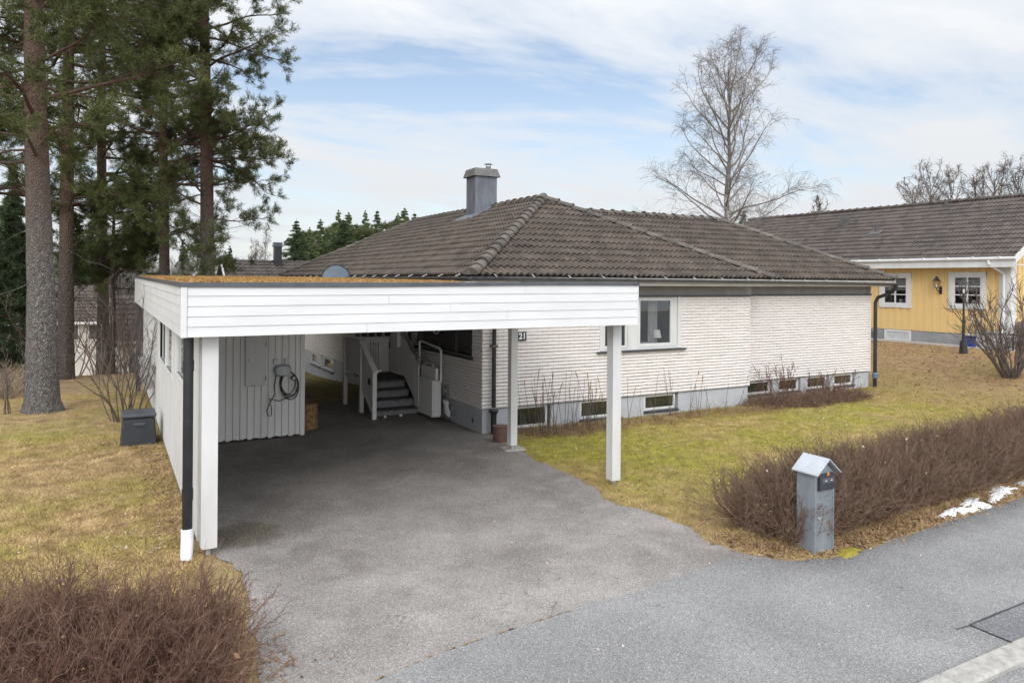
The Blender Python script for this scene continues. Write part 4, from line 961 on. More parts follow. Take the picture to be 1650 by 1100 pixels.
# log stump
lg = empty('log', (3.56, 14.72, 0), 'upright cut log with split bark standing beside the storage wall', 'log')
m = MB(); n = 26; rr = RS(2).uniform(.165, .195, n)
for (z, s) in ((-.01, 1.03), (.25, 1.0), (.5, .98)):
    for j in range(n): m.v.append((3.53 + rr[j] * s * cos(2 * pi * j / n), 14.75 + rr[j] * s * sin(2 * pi * j / n), z))
for q in range(2):
    for j in range(n): m.f.append((q * n + j, q * n + (j + 1) % n, (q + 1) * n + (j + 1) % n, (q + 1) * n + j))
m.build('log_bark', M['wood_in'], lg)
MB().tube([(3.53, 14.75, .49), (3.53, 14.75, .503)], .168, 26).build('cut_face', M['wood_in'], lg)
# pot by the post
po = empty('bucket', (6.40, 11.9, 0), 'brown metal bucket beside the middle carport post', 'bucket')
MB().tube([(6.42, 11.95, 0), (6.42, 11.95, .01), (6.42, 11.95, .28), (6.42, 11.95, .29)], [.135, .14, .15, .155], 24).tube([(6.42, 11.95, .291), (6.42, 11.95, .292)], .14, 24).build('bucket_body', M['pot'], po)
# storage bin on the lawn
bn = empty('garden_bin', (.48, 14.8, 0), 'dark grey plastic storage bin with a flat lid outside the carport wall', 'storage bin')
MB().hexa([(.20, 14.5, 0), (.78, 14.5, 0), (.78, 15.15, 0), (.20, 15.15, 0)], [(.235, 14.53, .50), (.745, 14.53, .50), (.745, 15.12, .50), (.235, 15.12, .50)]).build('bin_body', M['box'], bn, .02)
MB().box(.21, .77, 14.5, 15.15, .505, .57).build('lid', M['boxlid'], bn, .02)
MB().box(.40, .60, 14.495, 14.52, .36, .42).build('handle_slot', M['boxlid'], bn, .01)
# ladders on the wall
for i, (z, x, lab) in enumerate(((.98, .72, 'upper aluminium ladder hung sideways on the outer carport wall'), (.62, .74, 'lower aluminium ladder hung sideways on the outer carport wall'))):
    ld = empty('ladder', (x, 18.5, z), lab, 'ladder', 'ladders hung on the carport wall')
    for k, dx in enumerate((0, .12)):
        MB().box(x - .06 + dx, x - .035 + dx, 17.0 + i * .2, 20.6 + i * .2, z + dx * .6 - .035, z + dx * .6 + .035).build('side_rail', M['alu'], ld)
    rg = MB()
    for k in range(13): rg.box(x - .035, x + .06, 17.15 + i * .2 + k * .27, 17.18 + i * .2 + k * .27, z, z + .05)
    rg.build('rung', M['alu'], ld)

# ------------------------------------------------------------------ mailbox
mb = empty('mailbox', (6.98, 5.5, 0), 'grey metal house-shaped mailbox pillar with pitched roof at the hedge', 'mailbox')
m0, m1, y0, y1 = 6.82, 7.14, 5.36, 5.61
MB().prism([(m0, 0), (m1, 0), (m1, .885), ((m0 + m1) / 2, 1.03), (m0, .885)], 'y', y0 + .012, y1).build('pillar_body', M['mail'], mb, .004)
MB().box(m0, m0 + .028, y0, y0 + .013, .0, .885).box(m1 - .028, m1, y0, y0 + .013, .0, .885).box(m0 - .002, m1 + .002, y0 + .02, y1, -.02, .03).build('front_frame', M['mail'], mb, .003)
for (a, b) in ((.006, .325), (.333, .622)): MB().box(m0 + .032, m1 - .032, y0 + .005, y0 + .013, a, b).build('door_panel', M['mail'], mb, .002)
MB().prism([(m0 + .03, .63), (m1 - .03, .63), (m1 - .03, .90), ((m0 + m1) / 2, 1.012), (m0 + .03, .90)], 'y', y0 + .006, y0 + .012).build('upper_panel', M['mail'], mb)
rm = MB(); xm = (m0 + m1) / 2; ya, yb = y0 - .06, y1 + .04
for sg in (-1, 1):
    xe = xm + sg * .195; ze = .882
    rm.hexa([(xm, ya, 1.045), (xe, ya, ze), (xe, yb, ze), (xm, yb, 1.045)], [(xm, ya, 1.06), (xe, ya, ze + .014), (xe, yb, ze + .014), (xm, yb, 1.06)])
rm.build('pitched_roof', M['mailroof'], mb)
lb = MB().hexa([(m0 + .035, y0 - .05, .725), (m1 - .035, y0 - .05, .725), (m1 - .035, y0 + .005, .70), (m0 + .035, y0 + .005, .70)], [(m0 + .04, y0 - .03, .885), (m1 - .04, y0 - .03, .885), (m1 - .04, y0 + .005, .89), (m0 + .04, y0 + .005, .89)]).build('letter_box', M['mailbox'], mb, .006)
MB().hexa([(m0 + .06, y0 - .047, .79), (m1 - .06, y0 - .047, .79), (m1 - .06, y0 - .04, .79), (m0 + .06, y0 - .04, .79)], [(m0 + .06, y0 - .040, .85), (m1 - .06, y0 - .040, .85), (m1 - .06, y0 - .034, .85), (m0 + .06, y0 - .034, .85)]).build('name_slot', M['trim'], lb)
for q in (-.045, .045): MB().box(xm + q - .008, xm + q + .008, y0 - .052, y0 - .046, .815, .825).build('slot_screw', M['digit'], lb)
MB().box(xm - .018, xm + .012, y0 - .045, y0 - .036, .872, .905).build('sticker', M['orange'], lb)
MB().tube([(m0 + .055, y0 - .015, .405), (m0 + .055, y0 + .01, .405)], .016, 12).box(m0 + .05, m0 + .09, y0 - .016, y0 - .008, .40, .412).build('lock', M['lgrey'], mb)
MB().box(m0 + .12, m1 - .05, y0 + .001, y0 + .0045, .322, .334).build('rust_streak', M['rust'], mb)

# ------------------------------------------------------------------ yellow house
yh = empty('yellow_house', (27.6, 16, .74), 'yellow vertical-board house with white window frames and brown tiled roof', 'house')
YX = 27.6; YY0, YY1 = 13.75, 29
ywin = [(14.70, 15.72, 2.22, 3.30), (17.50, 18.52, 2.18, 3.28)]
bw = MB(); y = YY0 + .35; k = 0
while y < YY1:
    w = .15; hole = [h for h in ywin if h[0] - .02 < y + w / 2 < h[1] + .02]; x0 = YX + (.0 if k % 2 else .022)
    if hole: bw.box(x0, YX + .05, y, y + w - .004, 1.17, hole[0][2]); bw.box(x0, YX + .05, y, y + w - .004, hole[0][3], 3.72)
    else: bw.box(x0, YX + .05, y, y + w - .004, 1.17, 3.72)
    y += w; k += 1
x = YX + .35
while x < 36: bw.box(x, x + .146, YY0 + (.0 if k % 2 else .022), YY0 + .05, 1.17, 3.9); x += .15; k += 1
bw.build('board_wall', M['yellow'], yh)
MB().box(YX + .03, YX + .2, YY0 + .06, YY1, .2, 1.165).box(YX + .2, 36, YY0 + .03, YY0 + .2, .2, 1.165).build('foundation', M['found2'], yh)
MB().box(YX - .03, YX + .06, YY0 - .03, YY0 + .35, 1.15, 3.75).box(YX + .06, YX + .35, YY0 - .03, YY0 + .04, 1.15, 3.75).build('corner_board', M['white'], yh)
MB().prism([(YX + .1, 3.9), (35.5, 3.9), (31.55, 6.2)], 'y', YY0 + .02, YY0 + .06).build('gable', M['yellow'], yh)
MB().box(YX + .3, 35.5, YY1 - .05, YY1, 0, 3.9).box(35.4, 35.5, YY0, YY1, 0, 3.9).box(YX + 3, YX + 3.1, YY0 + .2, YY1 - .1, .5, 3.9).build('inner_wall', M['room'], yh)
for (a, b, c, d) in ywin:
    w = MB().box(YX - .03, YX + .045, a - .16, a, c - .14, d + .14).box(YX - .03, YX + .045, b, b + .16, c - .14, d + .14).box(YX - .03, YX + .045, a, b, c - .14, c).box(YX - .035, YX + .045, a - .16, b + .16, d + .001, d + .14)
    w.box(YX - .01, YX + .04, a, a + .06, c, d).box(YX - .01, YX + .04, b - .06, b, c, d).box(YX - .01, YX + .04, a + .06, b - .06, c, c + .06).box(YX - .01, YX + .04, a + .06, b - .06, d - .06, d)
    yc = (a + b) / 2; w.box(YX - .012, YX + .035, yc - .025, yc + .025, c + .06, d - .06)
    for q in (1, 2): w.box(YX - .008, YX + .03, a + .06, b - .06, c + .06 + (d - c - .12) * q / 3 - .018, c + .06 + (d - c - .12) * q / 3 + .018)
    w = w.build('window', M['white'], yh)
    MB().box(YX + .012, YX + .018, a + .06, b - .06, c + .06, d - .06).build('glass', M['glass'], w)
    MB().box(YX + .15, YX + .16, a, b, d - .55, d).build('blind', M['found'], w)
    MB().box(YX + .15, YX + .16, a, a + .15, c, d).box(YX + .1, YX + .3, a + .3, a + .4, c + .03, c + .2).build('curtain', M['curtain'], w)
w = MB().box(YX - .02, YX + .04, 17.35, 18.45, .72, .79).box(YX - .02, YX + .04, 17.35, 18.45, 1.08, 1.15).box(YX - .02, YX + .04, 17.35, 17.42, .79, 1.08).box(YX - .02, YX + .04, 18.38, 18.45, .79, 1.08).build('basement_window', M['white'], yh)
MB().box(YX + .0, YX + .01, 17.42, 18.38, .79, 1.08).build('lace_curtain', M['curtain'], w)
ys = sqrt(1 / (1 + .58 ** 2)); yr = tile_face((YX - .5, 13.35, 3.92), (0, 1, 0), (ys, 0, .58 * ys), 16.0, 4.45 / ys, [], ds=.03, roll=.15, row=.36, amp=.024, lip=.03)
yr2 = tile_face((36.0, 13.35, 3.92), (0, 1, 0), (-ys, 0, .58 * ys), 16.0, 4.45 / ys, [], ds=.075)
yroof = join_bm([yr, yr2], 'roof', M['tile2'], yh)
RZY = 3.92 + .58 * 4.45
ridge_caps((YX + 3.95, 13.35, RZY), (YX + 3.95, 29.35, RZY), 'ridge_cap', M['tile2'], yroof, .12, .4)
MB().hexa([(YX - .5, 13.4, 3.80), (YX + 3.95, 13.4, RZY - .12), (YX + 3.95, 29.3, RZY - .12), (YX - .5, 29.3, 3.80)], [(YX - .5, 13.4, 3.86), (YX + 3.95, 13.4, RZY - .06), (YX + 3.95, 29.3, RZY - .06), (YX - .5, 29.3, 3.86)]).hexa([(36, 13.4, 3.80), (YX + 3.95, 13.4, RZY - .12), (YX + 3.95, 29.3, RZY - .12), (36, 29.3, 3.80)], [(36, 13.4, 3.86), (YX + 3.95, 13.4, RZY - .06), (YX + 3.95, 29.3, RZY - .06), (36, 29.3, 3.86)]).build('roof_deck', M['roofbase'], yroof)
MB().box(YX - .535, YX - .495, 13.36, 29.3, 3.60, 3.9).box(YX - .459, YX + .1, 13.36, 29.3, 3.66, 3.70).build('eaves_board', M['white'], yh)
MB().hexa([(YX - .5, 13.33, 3.72), (YX + 3.95, 13.33, RZY - .2), (YX + 3.95, 13.39, RZY - .2), (YX - .5, 13.39, 3.72)], [(YX - .5, 13.33, 3.97), (YX + 3.95, 13.33, RZY + .05), (YX + 3.95, 13.39, RZY + .05), (YX - .5, 13.39, 3.97)]).build('barge_board', M['white'], yh)
MB().tube([(YX - .56, 13.3, 3.9), (YX - .56, 29.3, 3.9)], .06, 12).build('gutter', M['white'], yh)
MB().tube([(YX - .56, 14.2, 3.85), (YX - .56, 14.18, 3.72), (YX - .35, 14.05, 3.55), (YX - .1, 13.92, 3.35), (YX - .1, 13.92, .9)], .05, 12).build('downpipe', M['white'], yh)
for k in range(14): MB().box(YX - .63, YX - .5, 13.8 + k * .9, 13.84 + k * .9, 3.93, 3.975).build('gutter_bracket', M['white'], yh)
def yrp(d, y, h=0): return (YX - .5 + d, y, 3.92 + .58 * d + h)
q = yrp(3.0, 22.1); MB().box(q[0] - .12, q[0] + .16, 22.0, 22.3, q[2] - .1, q[2] + .42).build('roof_vent', M['chimcap'], yroof)
q = yrp(2.2, 20.0); MB().tube([(q[0], 20.0, q[2] - .05), (q[0], 20.0, q[2] + .32)], .07, 10).tube([(q[0], 20, q[2] + .33), (q[0], 20, q[2] + .38)], .09, 10).hexa([yrp(2.0, 19.75, .05), yrp(2.35, 19.75, .05), yrp(2.35, 20.25, .05), yrp(2.0, 20.25, .05)], [yrp(2.0, 19.75, .07), yrp(2.35, 19.75, .07), yrp(2.35, 20.25, .07), yrp(2.0, 20.25, .07)]).build('roof_vent', M['chimcap'], yroof)
q = yrp(4.1, 18.1); MB().tube([(q[0], 18.1, q[2] - .05), (q[0], 18.1, q[2] + .3)], .08, 10).build('roof_vent', M['dgrey'], yroof)
stp = MB().box(YX - .5, YX - .01, 18.9, 20.1, .5, .84).box(YX - .25, YX - .01, 18.95, 20.1, .84, 1.02).build('doorstep', M['redstep'], yh)
# footpath strip beside the house
MB().box(YX - 1.0, YX + .02, 12.5, 21.5, .5, .755).build('house_path', M['kerb'], yh)
# wall lantern
wl = empty('wall_lantern', (YX - .1, 16.2, 2.9), 'black wall lantern mounted between the windows of the yellow house', 'wall lamp')
MB().box(YX - .04, YX - .002, 16.13, 16.22, 2.62, 2.90).tube([(YX - .03, 16.17, 2.78), (YX - .14, 16.2, 2.72), (YX - .22, 16.22, 2.80), (YX - .22, 16.22, 2.86)], .014, 8).build('bracket', M['black'], wl)
def lantern(par, x, y, z, s):
    gm = MB()
    for j in range(6):
        a = 2 * pi * j / 6; gm.tube([(x + .07 * s * cos(a), y + .07 * s * sin(a), z), (x + .12 * s * cos(a), y + .12 * s * sin(a), z + .24 * s)], .008 * s, 5)
    gm.tube([(x, y, z - .02), (x, y, z)], .075 * s, 6); gm.build('lantern_frame', M['black'], par)
    MB().tube([(x, y, z + .24 * s), (x, y, z + .29 * s), (x, y, z + .37 * s), (x, y, z + .43 * s)], [.165 * s, .10 * s, .05 * s, .02 * s], 6).build('lantern_cap', M['black'], par)
    MB().tube([(x, y, z), (x, y, z + .12 * s)], .03 * s, 8).build('bulb', M['bulb'], par)
lantern(wl, YX - .22, 16.22, 2.87, 1.0)
# lamp post
lx, ly = 25.2, 14.0; lz = float(tz(lx, ly))
lp = empty('lamp_post', (lx, ly, lz), 'black garden lamp post standing in front of the yellow house', 'lamp post')
MB().tube([(lx, ly, lz - .05), (lx, ly, lz + .02), (lx, ly, lz + .38), (lx, ly, lz + .42), (lx, ly, lz + .43), (lx, ly, lz + 1.05), (lx, ly, lz + 1.06), (lx, ly, lz + 1.10), (lx, ly, lz + 1.11), (lx, ly, lz + 2.02)], [.13, .13, .10, .10, .05, .045, .06, .06, .035, .03], 14).build('pole', M['black'], lp)
lantern(lp, lx, ly, lz + 2.02, 1.15)
# two snow shovels leaning on the wall
for i, (yy, lab) in enumerate(((14.98, 'blue snow shovel with black handle leaning on the yellow house, nearer the lamp post'), (14.72, 'blue snow shovel with black handle leaning on the yellow house, nearer the house corner'))):
    z = .76; s = empty('snow_shovel', (YX - .5, yy, z), lab, 'snow shovel', 'snow shovels against the yellow house')
    bl = MB(); nn = 8
    for k in range(nn):
        a0 = k / nn; a1 = (k + 1) / nn
        def pp(a, dy): return (YX - .52 + .16 * a + .06 * sin(pi * a), yy + dy, z + .40 * a)
        bl.quad(pp(a0, -.26 + .14 * i), pp(a0, .26 + .14 * i - .14), pp(a1, .26 + .14 * i - .14), pp(a1, -.26 + .14 * i))
        bl.quad(tuple(np.array(pp(a0, -.26 + .14 * i)) + (.02, 0, 0)), tuple(np.array(pp(a0, .12 + .14 * i)) + (.02, 0, 0)), tuple(np.array(pp(a1, .12 + .14 * i)) + (.02, 0, 0)), tuple(np.array(pp(a1, -.26 + .14 * i)) + (.02, 0, 0)))
    bl.build('blade', M['blue'], s)
    MB().tube([(YX - .38, yy, z + .3), (YX - .1, yy - .07, z + 1.2)], .018, 8).build('shaft', M['black'], s)
    MB().tube([(YX - .22, yy - .045, z + .85), (YX - .16, yy - .055, z + 1.05)], .026, 8).build('grip_band', M['white'], s)
    MB().box(YX - .42, YX - .36, yy - .1, yy + .1, z + .38, z + .46).build('blade_socket', M['white'], s)
    MB().tube([(YX - .1, yy - .07, z + 1.2), (YX - .08, yy - .16, z + 1.33), (YX - .08, yy + .02, z + 1.34), (YX - .1, yy - .07, z + 1.2)], .016, 8).build('handle', M['black'], s)
bx = empty('stone_chest', (YX - .5, 14.2, .75), 'weathered grey chest standing at the corner of the yellow house', 'chest')
MB().box(YX - .75, YX - .1, 13.85, 14.5, .74, 1.30).build('chest_body', M['lgrey'], bx, .02)
MB().box(YX - .78, YX - .07, 13.82, 14.53, 1.305, 1.34).build('chest_lid', M['cab'], bx, .01)
gr_ = empty('barbecue', (YX - .6, 12.9, .7), 'dark barbecue with a side shelf by the corner of the yellow house', 'barbecue')
MB().tube([(YX - .6, 12.7, 1.55), (YX - .6, 13.2, 1.55)], .2, 14).build('grill_lid', M['redstep'], gr_)
MB().box(YX - .85, YX - .35, 12.5, 13.35, 1.28, 1.33).build('side_shelf', M['black'], gr_)
for a in (-.8, -.4):
    for b in (12.6, 13.25): MB().box(YX + a - .02, YX + a + .02, b - .02, b + .02, .6, 1.28).build('leg', M['black'], gr_)
# ------------------------------------------------------------------ distant houses
def far_house(name, label, x0, x1, y0, y1, zb, ze, zr, mat='farwhite', axis='x', over=.4, wins=()):
    h = empty(name, ((x0 + x1) / 2, y0, zb), label, 'house')
    MB().box(x0, x1, y0, y1, zb, ze).build('wall', M[mat], h)
    ym = (y0 + y1) / 2; rl = (ym - y0 + over); pt = (zr - ze) / rl; c = 1 / sqrt(1 + pt * pt)
    a = tile_face((x0 - over, y0 - over, ze), (1, 0, 0), (0, c, pt * c), x1 - x0 + 2 * over, rl / c, [], ds=.06, roll=.3, row=.36, amp=.03, lip=.04)
    b = tile_face((x0 - over, y1 + over, ze), (1, 0, 0), (0, -c, pt * c), x1 - x0 + 2 * over, rl / c, [], ds=.15, roll=.3, row=.36)
    rf = join_bm([a, b], 'roof', M['tile2'], h)
    MB().prism([(y0 - over, ze - .1), (ym, zr - .1), (y1 + over, ze - .1)], 'x', x0 + .02, x0 + .1).prism([(y0 - over, ze - .1), (ym, zr - .1), (y1 + over, ze - .1)], 'x', x1 - .1, x1 - .02).build('gable', M['farwhite'], h)
    for xx in (x0 - over, x1 + over - .05):
        MB().hexa([(xx, y0 - over, ze - .12), (xx + .06, y0 - over, ze - .12), (xx + .06, ym, zr - .12), (xx, ym, zr - .12)], [(xx, y0 - over, ze + .1), (xx + .06, y0 - over, ze + .1), (xx + .06, ym, zr + .1), (xx, ym, zr + .1)]).build('barge_board', M['white'], h)
    MB().box(x0 - over, x1 + over, y0 - over - .08, y0 - over, ze - .16, ze - .02).build('gutter', M['white'], h)
    for (wx0, wx1, wz0, wz1) in wins:
        w = MB().box(wx0 - .08, wx1 + .08, y0 - .05, y0 - .002, wz0 - .08, wz1 + .08).build('window', M['white'], h)
        MB().box(wx0, wx1, y0 - .06, y0 - .051, wz0, wz1).build('pane', M['dgrey'], w)
    return h, rf
far_house('white_villa', 'pale house far behind the pines with a brown roof and white windows', -5.5, .0, 51, 57, -3.4, .35, 2.5, wins=((-3.5, -2.6, -.75, .1), (-1.0, -.1, -.75, .1), (-2.2, -1.6, -.75, .1)))
far_house('garage_house', 'low pale outbuilding with dark tiled roof beside the leafless bushes', .35, 3.2, 40.3, 44.6, -3.2, -.1, 2.15, over=.25, wins=((.9, 1.3, -1.9, -.7), (2.0, 2.5, -2.5, -.7)))
h3, rf3 = far_house('brown_roof_house', 'house behind the carport roof with brown tiles and a black chimney', 6.1, 15, 42.8, 49.2, -1.5, 1.9, 4.12, over=.35)
chm = MB().box(8.78, 9.2, 45.4, 45.9, 3.7, 4.95).build('chimney', M['black'], rf3); MB().box(8.72, 9.26, 45.34, 45.96, 4.95, 5.05).box(8.75, 9.23, 45.37, 45.93, 5.08, 5.2).build('chimney_cap', M['trim'], chm)

# ------------------------------------------------------------------ vegetation generators
def perp_frame(d):
    ref = np.tile(np.array([0, 0, 1.]), (len(d), 1)); ref[np.abs(d[:, 2]) > .93] = (1, 0, 0)
    u = norm(np.cross(d, ref)); return u, np.cross(d, u)
def grow(r, P0, D0, L, K, curl=.25, grav=0.0):
    """(n) random-walk polylines with K+1 points"""
    n = len(P0); pts = [P0]; d = norm(D0); p = P0
    for k in range(K):
        d = norm(d + r.normal(0, curl, (n, 3)) / sqrt(K) + np.array([0, 0, grav / K])); p = p + d * (L / K)[:, None]; pts.append(p)
    return np.stack(pts, 1)
def spawn(r, paths, per, t0, t1, ang, ang_sd=.2):
    """children starting along the parents"""
    n, K1, _ = paths.shape; idx = np.repeat(np.arange(n), per); t = r.uniform(t0, t1, len(idx)) * (K1 - 1); i = np.clip(t.astype(int), 0, K1 - 2); f = (t - i)[:, None]
    P = paths[idx, i] * (1 - f) + paths[idx, i + 1] * f; d = norm(paths[idx, i + 1] - paths[idx, i]); u, w = perp_frame(d)
    a = r.uniform(0, 2 * pi, len(idx)); th = ang + r.normal(0, ang_sd, len(idx))
    D = d * np.cos(th)[:, None] + (u * np.cos(a)[:, None] + w * np.sin(a)[:, None]) * np.sin(th)[:, None]
    return idx, t / (K1 - 1), P, D
def taper(n, K, r0, r1): return np.asarray(r0).reshape(-1, 1) * np.ones((n, 1)) * (1 - np.linspace(0, 1, K + 1))[None] + np.asarray(r1).reshape(-1, 1) * np.linspace(0, 1, K + 1)[None]
def needles(r, C, D, K, L, w, spread=.9):
    n = len(C); C = np.repeat(C, K, 0); D = np.repeat(D, K, 0)
    d = norm(D + r.normal(0, spread, C.shape)); ln = L * r.uniform(.6, 1.2, len(C))[:, None]
    s = norm(np.cross(d, r.normal(0, 1, C.shape))) * w * .5; b = C + r.normal(0, 1, C.shape) * L * .25
    V = np.stack([b - s, b + s, b + d * ln], 1).reshape(-1, 3); return V, np.arange(len(V)).reshape(-1, 3)

def pine(name, label, base, trunk, r0, z0, z1, nb, seed, blen, bark='pinebark', leaf='pine', dens=1.0, azbias=None, dead=6, group='tall pines beside the carport', sub=7, nl=.15, needle_k=19):
    """trunk: list of (dx,dy,z,radius)"""
    r = RS(seed); bx_, by_ = base; t = empty(name, (bx_, by_, float(tz(bx_, by_))), label, 'pine tree', group)
    zs = [q[2] for q in trunk]
    def tp(z): return np.array([bx_ + np.interp(z, zs, [q[0] for q in trunk]), by_ + np.interp(z, zs, [q[1] for q in trunk]), z])
    m = MB(); zz = np.linspace(zs[0], zs[-1], 46); pts = [tp(z) for z in zz]; rad = [float(np.interp(z, zs, [q[3] for q in trunk])) for z in zz]
    n = 22; rr = r.uniform(.93, 1.07, n)
    for k, (p, q) in enumerate(zip(pts, rad)):
        for j in range(n): a = 2 * pi * j / n; w = q * rr[j] * r.uniform(.975, 1.025) * (1 + (.25 * max(0, 1 - (zz[k] - zs[0]) / .5) ** 2) * (1 + .3 * sin(3 * a + seed))); m.v.append((p[0] + w * cos(a), p[1] + w * sin(a), p[2]))
    for k in range(len(pts) - 1):
        for j in range(n): m.f.append((k * n + j, k * n + (j + 1) % n, (k + 1) * n + (j + 1) % n, (k + 1) * n + j))
    m.build('trunk', M[bark], t, smooth=True)
    # limbs
    bz = np.sort(r.uniform(z0, z1, nb)); az = r.uniform(0, 2 * pi, nb)
    if azbias is not None: az = azbias(r, az, bz)
    P0 = np.array([tp(z) for z in bz]); el = r.uniform(-.05, .45, nb)
    D0 = np.stack([np.cos(az) * np.cos(el), np.sin(az) * np.cos(el), np.sin(el)], 1)
    L = np.array([blen(z) for z in bz]) * r.uniform(.65, 1.15, nb)
    lim = grow(r, P0, D0, L, 8, .38, -.12); lr = np.clip(L * .016, .02, .07)
    parts = [tubes(lim, taper(nb, 8, lr, .008), 5)]
    _, tt, P, D = spawn(r, lim, sub, .28, .98, .75, .25); D[:, 2] = D[:, 2] * .5 + .12
    sl = np.repeat(L, sub) * (.42 - .26 * tt) * r.uniform(.6, 1.3, len(P)) + .15; s1 = grow(r, P, D, sl, 5, .45, .1)
    parts.append(tubes(s1, taper(len(P), 5, .011, .004), 3))
    i2, t2, P2, D2 = spawn(r, s1, 6, .2, 1.0, .7, .25); D2[:, 2] += .15; l2 = r.uniform(.14, .38, len(P2)); s2 = grow(r, P2, D2, l2, 2, .3, .12)
    parts.append(tubes(s2, taper(len(P2), 2, .0045, .0025), 3))
    # dead lower twigs
    if dead:
        dz = r.uniform(max(zs[0] + 2.2, z0 - 3.0), z0 + 1.5, dead); da = r.uniform(0, 6.28, dead); Pd = np.array([tp(z) for z in dz]); Dd = np.stack([np.cos(da), np.sin(da), r.uniform(-.3, .2, dead)], 1)
        dl = grow(r, Pd, Dd, r.uniform(.6, 1.8, dead), 6, .5, -.15); parts.append(tubes(dl, taper(dead, 6, .016, .004), 4))
        _, _, Pe, De = spawn(r, dl, 5, .3, 1, .7); parts.append(tubes(np.pad(grow(r, Pe, De, r.uniform(.2, .6, len(Pe)), 3, .4, -.1), ((0, 0), (0, 0), (0, 0))), taper(len(Pe), 3, .006, .003), 3))
    V, F = cat(parts); npmesh('branches', V, F, M[bark], t)
    # needle tufts along the twigs
    kk = 5 if dens >= 1 else 4
    C = []; Dn = []
    for f in np.linspace(.25, 1.0, kk):
        i = f * 2; a = int(min(i, 1)); g_ = i - a; C.append(s2[:, a] * (1 - g_) + s2[:, a + 1] * g_); Dn.append(norm(s2[:, a + 1] - s2[:, a]))
    C = np.concatenate(C); Dn = np.concatenate(Dn); k_ = r.uniform(0, 1, len(C)) < min(1, dens); C = C[k_]; Dn = Dn[k_]
    # leave whole sprays bare here and there so sky shows through
    V, F = needles(r, C, Dn, int(needle_k * max(1, dens) * .5), nl, .017, .75)
    npmesh('crown', V, F, M[leaf], t)
    return t

# ---- the tall pines left of the carport
p1 = pine('pine_tree', 'thickest pine with flaky grey bark at far left', (-1.27, 19.3), [(0, 0, -.1, .37), (0, 0, .35, .335), (-.03, 0, 2.5, .275), (-.12, 0, 5, .235), (-.2, .0, 8, .20), (-.25, .1, 12, .17), (-.25, .1, 16, .08)], .4, 5.4, 15, 60, 21, lambda z: 3.6 - abs(z - 9) * .18, dens=1.0, sub=8, dead=5)
p2 = pine('pine_tree', 'dark-trunked pine standing between the thickest pine and the twin slim ones', (-1.25, 28.8), [(0, 0, -.9, .30), (0, 0, 1, .245), (0, 0, 8, .19), (.05, 0, 14, .12), (.05, 0, 18, .06)], .3, 5.2, 17, 60, 22, lambda z: 4.0 - abs(z - 9) * .15, 'pinebark2', dens=1.0, sub=8, dead=8)
p3 = pine('pine_tree', 'slim orange-barked pine rising behind the carport roof', (1.72, 28.0), [(0, 0, -.8, .22), (0, 0, 2.5, .17), (-.1, 0, 8, .13), (-.1, 0, 13, .09), (-.1, 0, 16, .05)], .2, 5.4, 15.5, 70, 23, lambda z: 3.3 - abs(z - 9) * .12, 'pinebark2', dens=1.0, sub=8, dead=12)
p4 = pine('pine_tree', 'pine nearest the white house, its boughs reaching out to the right over the roof', (3.0, 27.2), [(0, 0, -.7, .29), (0, 0, 3, .235), (-.08, 0, 8, .19), (-.2, 0, 13, .14), (-.2, 0, 17, .06)], .3, 3.6, 16.5, 88, 24, lambda z: 3.3 - abs(z - 8) * .14, 'pinebark', dens=1.0, sub=8, dead=10)
p5 = pine('pine_tree', 'pine crown filling the space behind the slim orange-barked pine', (-.2, 34.5), [(0, 0, -2, .28), (0, 0, 2.5, .2), (-.1, 0, 8, .17), (-.1, 0, 18, .06)], .2, 5.6, 17.5, 48, 25, lambda z: 4.2 - abs(z - 9) * .1, 'pinebark2', dens=.9, sub=8, needle_k=17)
p6 = pine('pine_tree', 'pine at the left edge of the view behind the thickest pine', (-4.1, 30), [(0, 0, -.9, .26), (0, 0, 2.5, .22), (0, 0, 18, .06)], .2, 5.4, 17, 66, 26, lambda z: 4.0 - abs(z - 9) * .12, 'pinebark2', dens=1.0, sub=8)
p7 = pine('young_pine_tree', 'low light-green young pine between the tall trunks and the carport', (.15, 30.5), [(0, 0, -1.2, .10), (0, 0, 3, .08), (0, 0, 6.5, .02)], .1, 2.5, 6.2, 44, 27, lambda z: 2.3 - abs(z - 3.6) * .45, 'pinebark2', 'pineyoung', dens=1.0, sub=7, dead=0, group=None)

